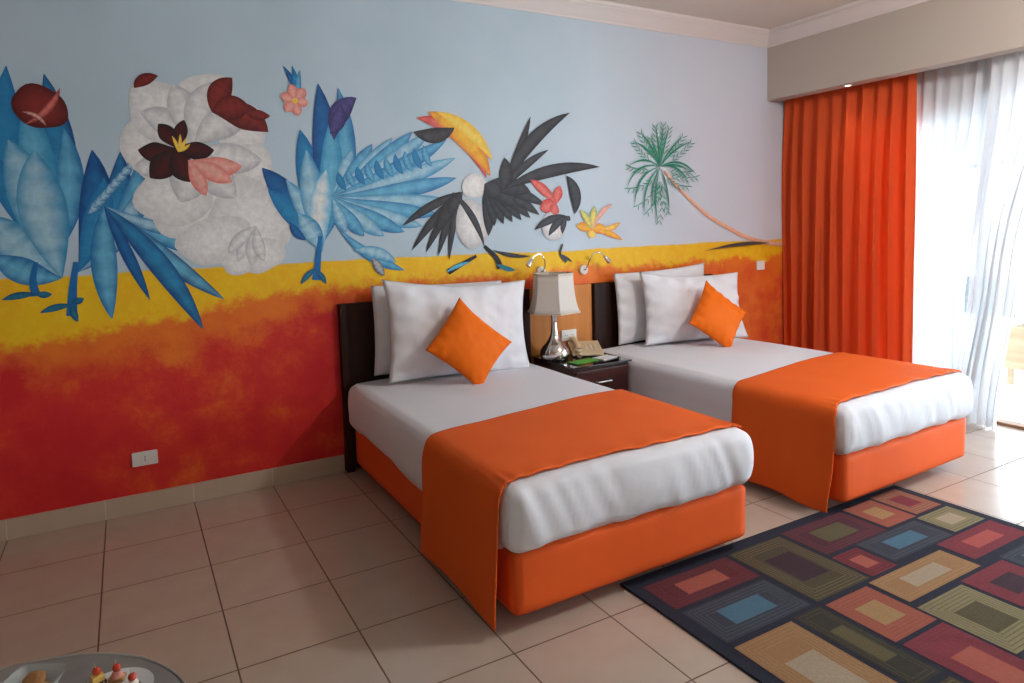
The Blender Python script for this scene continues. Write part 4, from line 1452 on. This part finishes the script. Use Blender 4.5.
def outlet(label, x, z, w, h, kind, y=0.):
    t = thing('wall_outlet' if kind != 'blank' else 'wall_plate', label, 'outlet' if kind != 'blank' else 'wall plate', (x, y, z))
    b = MB()
    b.rbox(w / 2, h / 2, 0, .012, .004, (6, 6, 3))
    p = b.build('cover_plate', M['white_plastic'], t, (0, 0, 0), (R(90), 0, 0), smooth=True, angle=50)
    if kind == 'socket':
        b = MB()
        b.rbox(.022, .026, .0115, .0145, .001, (3, 3, 2))
        c = b.build('socket_insert', M['white_plastic'], p, smooth=True, angle=50)
        b = MB()
        for dx, dy in ((0, .011), (0, 0), (0, -.011)):
            b.lathe([(.0032, .0140), (.0032, .0149)], 10, (dx, dy))
        b.build('pin_hole', M['dark_hole'], c)
    elif kind == 'double':
        for sx in (-1, 1):
            b = MB()
            b.rbox(.02, .024, .0115, .0145, .001, (3, 3, 2), (sx * .027, 0))
            c = b.build('socket_insert', M['white_plastic'], p, smooth=True, angle=50)
            b = MB()
            for dx in (-.008, .008):
                b.lathe([(.0032, .0140), (.0032, .0149)], 10, (sx * .027 + dx, 0))
            b.build('pin_hole', M['dark_hole'], c)
    else:
        b = MB()
        b.rbox(w / 2 - .022, h / 2 - .022, .0115, .014, .001, (3, 3, 2))
        b.build('centre_insert', M['paper'], p, smooth=True, angle=50)
outlet('white electrical outlet low on the red part of the mural wall', -.222, .293, .122, .076, 'socket')
outlet('square white wall plate high on the mural wall next to the orange curtain', 4.560, 1.072, .10, .08, 'blank')
outlet('cream double outlet on the veneer board behind the telephone', 2.515, .675, .13, .078, 'double', -.0225)

t = thing('downlight', 'small round recessed light in the underside of the pelmet above the curtain', 'light', (4.715, -.70, 2.487))
b = MB()
b.lathe([(.034, -.004), (.034, 0), (.022, 0), (.022, -.004), (.034, -.004)], 24, caps=False)
b.build('trim_ring', M['white_plastic'], t, smooth=True, angle=30)
em = bpy.data.materials.new('lit_lamp_lens')
em.use_nodes = True
em.node_tree.nodes['Principled BSDF'].inputs['Emission Color'].default_value = (1, .9, .75, 1)
em.node_tree.nodes['Principled BSDF'].inputs['Emission Strength'].default_value = 4
b = MB()
b.lathe([(.022, -.003), (.021, -.001)], 20)
b.build('lens', em, t)

# ------------------------------------------------------------------ curtains
def curtain(name, label, material, ztop, zbot, edge, folds, amp, seed, solid=.003, nz=40, rnd=.5, sharp=1.):
    """edge(v) -> (x, y0, y1) of the panel at height fraction v (0 top, 1 bottom); folds run down the cloth"""
    rg = random.Random(seed)
    n = folds * 14
    ph = [rg.uniform(-rnd, rnd) for _ in range(folds + 2)]
    am = [rg.uniform(.55, 1.25) for _ in range(folds + 2)]
    rows = []
    for k in range(nz + 1):
        v = k / nz
        x0, ya, yb = edge(v)
        r = []
        for i in range(n + 1):
            u = i / n
            q = u * folds
            f0 = int(min(q, folds - 1e-6))
            t = q - f0
            pa = ph[f0] * (1 - t) + ph[f0 + 1] * t
            aa = am[f0] * (1 - t) + am[f0 + 1] * t
            w = math.sin(2 * math.pi * (q + .28 * pa * (.4 + v)) + .5 * math.sin(v * 3 + f0 + seed))
            w = math.copysign(abs(w) ** sharp, w)
            a = amp * aa * (.45 + .55 * smooth01(v / .35))
            a *= 1 + .25 * math.sin(v * 5 + f0 * 1.7)
            dx = a * w
            dy = .35 * a * math.cos(2 * math.pi * q * 1.0 + pa)
            r.append((x0 + dx + .004 * noise.noise(Vector((u * 20, v * 4, seed))), ya + (yb - ya) * u + dy + .006 * math.sin(v * 4 + u * 9), ztop + (zbot - ztop) * v))
        rows.append(r)
    b = MB()
    b.quadmesh(rows)
    return b.build(name, material, None, smooth=True, angle=180, solid=solid), rows

def e_or(v):
    return (4.845, -.035 + .01 * math.sin(3 * v), -1.155 + .006 * math.sin(v * 4))
o, _ = curtain('curtain', '', M['curtain'], 2.62, .02, e_or, 9, .042, 11, .004, rnd=1.1)
tag(o, 'floor-length orange curtain drawn to the corner beside the mural wall', 'curtain')
def e_s1(v):
    return (4.94 - .012 * v, -1.10, -1.72 + .25 * smooth01(v / .75))
o, _ = curtain('sheer_curtain', '', M['sheer'], 2.62, .015, e_s1, 7, .022, 23, 0)
tag(o, 'translucent white sheer curtain right beside the orange curtain', 'curtain', 'white sheer curtains')
def e_s2(v):
    k = smooth01(v)
    return (4.83 - .02 * k, -1.66 + .10 * smooth01((v - .05) / .6) + .10 * smooth01((v - .6) / .4), -2.22 + .34 * smooth01(v / .6) + .12 * smooth01((v - .5) / .5))
o, _ = curtain('sheer_curtain', '', M['sheer'], 2.62, .012, e_s2, 6, .036, 37, 0)
tag(o, 'white sheer curtain gathered into a bunch in the middle of the door', 'curtain', 'white sheer curtains')

# ------------------------------------------------------------------ rug
def rug():
    cols = {'navy': '2a2c40', 'mar': '6e2430', 'slate': '3f4250', 'gold': 'a8763f', 'olive': '55482f', 'dkol': '3c3a30', 'purp': '5c2a38', 'red': '86232f',
            'rust': 'a84f36', 'tan': '8e8257', 'crim': '8c2739', 'ctr_or': 'b4513a', 'ctr_bl': '44748e', 'ctr_be': 'b09a7c', 'ctr_pu': '452b38', 'ctr_gr': '655a34',
            'ctr_ol': '5c5232', 'ctr_ye': 'b08448', 'ctr_red': 'b9463c', 'line_l': '75663f', 'line_d': '5a2530', 'line_r': '7d3038', 'line_s': '4d5260', 'line_o': 'b2583c'}
    def muted(q):
        g = .3 * q[0] + .55 * q[1] + .15 * q[2]
        return tuple((.78 * x + .22 * g) * .78 + .010 for x in q)
    names = list(cols)
    mats = [mat('rug_' + k, muted(rgb(cols[k])), .95, 0, .1, bump=(260, .5), var=(150, .22)) for k in names]
    ix = {k: i for i, k in enumerate(names)}
    b = MB()
    X0, X1, Y0, Y1, H = 1.43, 3.325, -1.945, -4.45, .009
    b.box(X0, X1, Y1, Y0, 0, H, ix['navy'])
    def rect(x0, x1, ya, yb, z, m):
        b.poly([(x0, yb, z), (x1, yb, z), (x1, ya, z), (x0, ya, z)], ix[m])
    def cell(x0, x1, ya, yb, base, line, ctr, nl=3):
        z = H + .0012
        rect(x0, x1, ya, yb, z, base)
        w, h = x1 - x0, ya - yb
        step = .016
        for k in range(nl):
            g = .012 + k * step
            if g * 2.4 > min(w, h):
                break
            a, c_, d, e = x0 + g, x1 - g, ya - g, yb + g
            z2, l = z + .0003, .0045
            rect(a, c_, d, d - l, z2, line)
            rect(a, c_, e + l, e, z2, line)
            rect(a, a + l, d - l, e + l, z2, line)
            rect(c_ - l, c_, d - l, e + l, z2, line)
        fx, fy = w * .255, h * .275
        rect(x0 + fx, x1 - fx, ya - fy, yb + fy, z + .0006, ctr)
    for a in [(1.485, 1.95, -2.02, -2.21, 'mar', 'line_r', 'ctr_or'), (1.49, 1.94, -2.235, -2.455, 'slate', 'line_s', 'ctr_bl', 4), (1.49, 1.785, -2.485, -3.02, 'gold', 'ctr_ye', 'ctr_be', 4),
              (1.975, 2.305, -2.015, -2.455, 'olive', 'line_l', 'ctr_pu', 4), (1.81, 1.955, -2.475, -2.92, 'dkol', 'olive', 'ctr_gr', 2), (1.81, 1.955, -2.945, -3.22, 'olive', 'line_l', 'ctr_gr'),
              (2.33, 2.775, -2.0, -2.245, 'purp', 'line_r', 'ctr_gr'), (2.325, 2.495, -2.27, -2.455, 'red', 'line_d', 'ctr_or', 2), (2.52, 2.975, -2.25, -2.43, 'slate', 'line_s', 'ctr_bl', 2),
              (2.80, 3.03, -1.995, -2.23, 'rust', 'line_o', 'ctr_ye', 2), (3.05, 3.27, -1.98, -2.22, 'rust', 'tan', 'crim', 3), (3.01, 3.27, -2.245, -2.42, 'tan', 'line_l', 'ctr_be', 2),
              (2.815, 3.27, -2.44, -2.60, 'crim', 'line_r', 'ctr_red', 2), (2.265, 2.775, -2.475, -2.64, 'gold', 'ctr_ye', 'ctr_be', 2), (1.98, 2.235, -2.485, -2.755, 'rust', 'line_o', 'ctr_ye', 4),
              (2.25, 2.555, -2.675, -3.0, 'tan', 'line_l', 'ctr_ol', 5), (2.58, 2.90, -2.66, -2.89, 'crim', 'line_r', 'ctr_pu', 5), (2.92, 3.27, -2.64, -2.80, 'slate', 'line_s', 'ctr_bl', 2),
              (1.985, 2.235, -2.775, -3.22, 'crim', 'line_r', 'ctr_or', 3), (2.22, 2.56, -3.03, -3.3, 'crim', 'line_d', 'ctr_or', 3), (2.58, 2.90, -2.91, -3.2, 'slate', 'line_s', 'ctr_bl', 3),
              (2.92, 3.27, -2.82, -3.2, 'gold', 'ctr_ye', 'ctr_be', 3), (1.49, 1.785, -3.05, -3.4, 'crim', 'line_r', 'ctr_or', 3), (1.81, 2.2, -3.25, -3.7, 'rust', 'line_o', 'ctr_ye', 3),
              (2.22, 2.7, -3.33, -3.7, 'olive', 'line_l', 'ctr_pu', 3), (2.72, 3.27, -3.23, -3.7, 'mar', 'line_r', 'ctr_gr', 3), (1.49, 2.1, -3.75, -4.35, 'slate', 'line_s', 'ctr_bl', 3), (2.13, 3.27, -3.75, -4.35, 'gold', 'ctr_ye', 'ctr_be', 3)]:
        cell(*a)
    o = b.build('area_rug', mats)
    return tag(o, 'navy bordered rug woven with maroon, blue, gold and olive rectangles', 'rug')
rug()

# ------------------------------------------------------------------ coffee table with snacks, bottom left corner
TX, TY, TZ = -.545, -2.535, .49
T = thing('coffee_table', 'round grey stone-topped coffee table in front of the mural wall, carrying snacks', 'table', (TX, TY, 0))
b = MB()
b.lathe([(.352, TZ - .024), (.364, TZ - .018), (.366, TZ - .006), (.362, TZ)], 72)
b.build('table_top', M['marble'], T, smooth=True, angle=35)
b = MB()
b.lathe([(.3665, TZ - .024), (.371, TZ - .020), (.372, TZ - .004), (.369, TZ + .001), (.3665, TZ - .002), (.3665, TZ - .024)], 72, caps=False)
b.build('rim', M['steel'], T, smooth=True, angle=35)
for k in range(3):
    a = R(90 + 120 * k)
    b = MB()
    b.tube([(.29 * math.cos(a), .29 * math.sin(a), 0), (.27 * math.cos(a), .27 * math.sin(a), TZ - .02)], [.013, .017], 14)
    b.build('leg', M['steel'], T, smooth=True, angle=50)
PX, PY = -.325, -2.420
b = MB()
b.lathe([(.040, 0), (.052, .003), (.070, .008), (.078, .012), (.079, .014), (.068, .010), (.050, .006), (.0, .005)], 48, caps=False)
o = b.build('plate', M['plate'], None, (PX, PY, TZ + .001), smooth=True, angle=60)
tag(o, 'white plate of canapes on the round table', 'plate')
def canape(label, dx, dy, kind, rz, sc_=.76):
    t = thing('canape', label, 'canape', (PX + dx, PY + dy, TZ + .0085), rz, 'canapes on the plate')
    t.scale = (sc_, sc_, sc_)
    b = MB()
    b.rbox(.021, .017, 0, .012, .004, (6, 6, 3))
    b.build('bread', M['brown_bread'] if kind != 'ham' else M['bread'], t, smooth=True, angle=180)
    z = .012
    b = MB()
    if kind == 'cheese':
        b.rbox(.016, .014, z, z + .020, .003, (5, 5, 3))
        b.build('cheese', M['cheese'], t, smooth=True, angle=60)
        z += .020
    elif kind == 'ham':
        rows = [[((.018 + .003 * math.sin(5 * a + i)) * math.cos(a) * (1 - i * .12), (.015 + .003 * math.cos(4 * a + i)) * math.sin(a) * (1 - i * .12), z + i * .004) for a in [2 * math.pi * k / 20 for k in range(20)]] for i in range(5)]
        b.quadmesh(rows, 0, True)
        b.poly(rows[-1])
        b.poly(rows[0][::-1])
        b.build('ham', M['ham'], t, smooth=True, angle=180)
        z += .016
    else:
        b.lathe([(.015, z), (.016, z + .006), (.012, z + .014), (.005, z + .019)], 18)
        b.build('cream_cheese', M['cream_cheese'], t, smooth=True, angle=180)
        z += .015
    b = MB()
    b.sphere((0, 0, z + .0105), .0115, 18)
    b.build('cherry_tomato', M['tomato'], t, smooth=True, angle=180)
    b = MB()
    b.tube([(0, 0, z - .01), (-.003, .003, z + .036)], [.0012, .0009], 6)
    b.build('toothpick', M['stick'], t)
canape('yellow cheese canape with a cherry tomato, at the left of the plate', -.030, .052, 'cheese', .4)
canape('ham canape with a cherry tomato, at the back centre of the plate', .008, .048, 'ham', -.3)
canape('cream cheese canape with a cherry tomato, at the right edge of the plate', .038, -.006, 'cream', .2)
canape('cheese canape at the front of the plate towards the camera', -.01, -.03, 'cheese', 1.1)
# square glass dish of cookies, and a round glass bowl at the frame's edge
t = thing('glass_dish', 'square clear glass dish of cookies on the round table', 'dish', (-.478, -2.325, TZ + .001), R(62))
b = MB()
sq = lambda h, z: [(h * math.copysign(abs(math.cos(a)) ** .35, math.cos(a)), h * math.copysign(abs(math.sin(a)) ** .35, math.sin(a)), z) for a in [2 * math.pi * (k + .5) / 48 for k in range(48)]]
rows = [sq(.030, 0), sq(.034, .004), sq(.052, .036), sq(.055, .040), sq(.050, .038), sq(.031, .007)]
b.quadmesh(rows, 0, True)
b.poly(rows[0][::-1])
b.poly(rows[-1])
b.build('dish_bowl', M['dish_glass'], t, smooth=True, angle=50)
for k, (dx, dy, dz, a) in enumerate(((-.012, .010, .012, 8), (.013, -.008, .017, -12), (.004, .012, .027, 16))):
    b = MB()
    b.lathe([(.018, 0), (.023, .002), (.024, .005), (.020, .010), (.010, .0125)], 22)
    o = b.build('cookie', M['cookie'], None, (-.478 + dx, -2.325 + dy, TZ + dz), (R(a), R(-a * .6), 0), smooth=True, angle=180)
    tag(o, ('brown cookie at the bottom of the square glass dish', 'brown cookie leaning in the right of the square glass dish', 'brown cookie on top in the square glass dish')[k], 'cookie', 'cookies in the glass dish')
b = MB()
b.lathe([(.022, 0), (.026, .002), (.040, .020), (.047, .045), (.049, .046), (.045, .044), (.037, .022), (.022, .006), (.0, .005)], 40, caps=False)
o = b.build('glass_bowl', M['dish_glass'], None, (-.592, -2.30, TZ + .001), smooth=True, angle=60)
tag(o, 'round clear glass bowl at the table edge, left of the square dish', 'bowl')
b = MB()
b.lathe([(.018, 0), (.024, .003), (.024, .012), (.016, .020), (.006, .022)], 22)
o = b.build('bread_roll', M['bread'], None, (-.592, -2.30, TZ + .009), smooth=True, angle=180)
tag(o, 'small bread roll in the round glass bowl', 'bread roll')

# ------------------------------------------------------------------ beyond the door
t = thing('planter_box', 'tan timber planter box on legs on the terrace outside the door', 'planter', (6.55, -1.50, -.02))
b = MB()
b.box(-.20, .20, -.40, .40, .14, .16)
for x0, x1, y0, y1 in ((-.2, .2, -.4, -.37), (-.2, .2, .37, .4), (-.2, -.17, -.37, .37), (.17, .2, -.37, .37)):
    b.box(x0, x1, y0, y1, .16, .51)
b.build('box', M['tan'], t, bevel=.004)
for sx in (-.17, .17):
    for sy in (-.36, .36):
        b = MB()
        b.box(sx - .02, sx + .02, sy - .02, sy + .02, 0, .14)
        b.build('leg', M['tan'], t, bevel=.003)
b = MB()
b.box(-.168, .168, -.368, .368, .16, .47)
b.build('soil', M['twig'], t)
t = thing('shrub', 'sparse green shrub with red flowers in the terrace planter', 'plant', (6.55, -1.50, .45))
rg = random.Random(5)
tw, lf, fl = MB(), MB(), MB()
for k in range(30):
    a, l = rg.uniform(0, 6.28), rg.uniform(.45, .85)
    base = Vector((rg.uniform(-.1, .1), rg.uniform(-.28, .28), .023))
    tip = base + Vector((math.cos(a) * .12, math.sin(a) * .22, l))
    P = spline([base, base.lerp(tip, .5) + Vector((rg.uniform(-.04, .04), rg.uniform(-.04, .04), 0)), tip], 10)
    tw.tube(P, [.006 - .0004 * i for i in range(11)], 6)
    for p in P[3:]:
        for _ in range(3):
            d = Vector((rg.uniform(-1, 1), rg.uniform(-1, 1), rg.uniform(-.3, .8))).normalized()
            s = d.cross(Vector((0, 0, 1))).normalized() * .022
            L = rg.uniform(.06, .11)
            lf.poly([p, p + d * L * .5 + s, p + d * L, p + d * L * .5 - s])
    if k % 2:
        fl.sphere(tip, rg.uniform(.015, .028), 8)
tw.build('stem', M['twig'], t, smooth=True)
lf.build('foliage', M['leaf'], t)
fl.build('blossom', M['flower'], t, smooth=True)

t = thing('building', 'sunlit white building across from the terrace', 'building', (15.0, 4.5, -4))
b = MB()
b.box(0, 4, -9, 7, 0, 11)
b.build('wall', M['render'], t)
for r in range(2):
    for c in range(5):
        b = MB()
        b.box(-.05, .02, -8 + c * 3.0, -6.9 + c * 3.0, 3.3 + r * 3.0, 4.25 + r * 3.0)
        f_ = b.build('window', M['alu'], t)
        g = MB()
        g.box(-.06, -.04, -7.92 + c * 3.0, -6.98 + c * 3.0, 3.38 + r * 3.0, 4.17 + r * 3.0)
        g.build('pane', M['black_glass'], f_)

# fixture modelled around the added fill lamp, out of the frame to the right
t = thing('fill_light', 'added round white fill lamp on the ceiling, out of frame right of the camera', 'light', (3.2, -3.15, 2.94))
b = MB()
b.lathe([(.10, .105), (.11, .06), (.105, .05), (.03, .045), (.0, .045)], 40, caps=False)
b.build('fill_light_rose', M['white_plastic'], t, smooth=True, angle=40)
b = MB()
b.lathe([(.10, .05), (.15, -.01), (.20, -.12), (.205, -.125), (.155, -.005), (.105, .05)], 40, caps=False)
b.build('fill_light_shade', M['dish_glass'], t, smooth=True, angle=60)
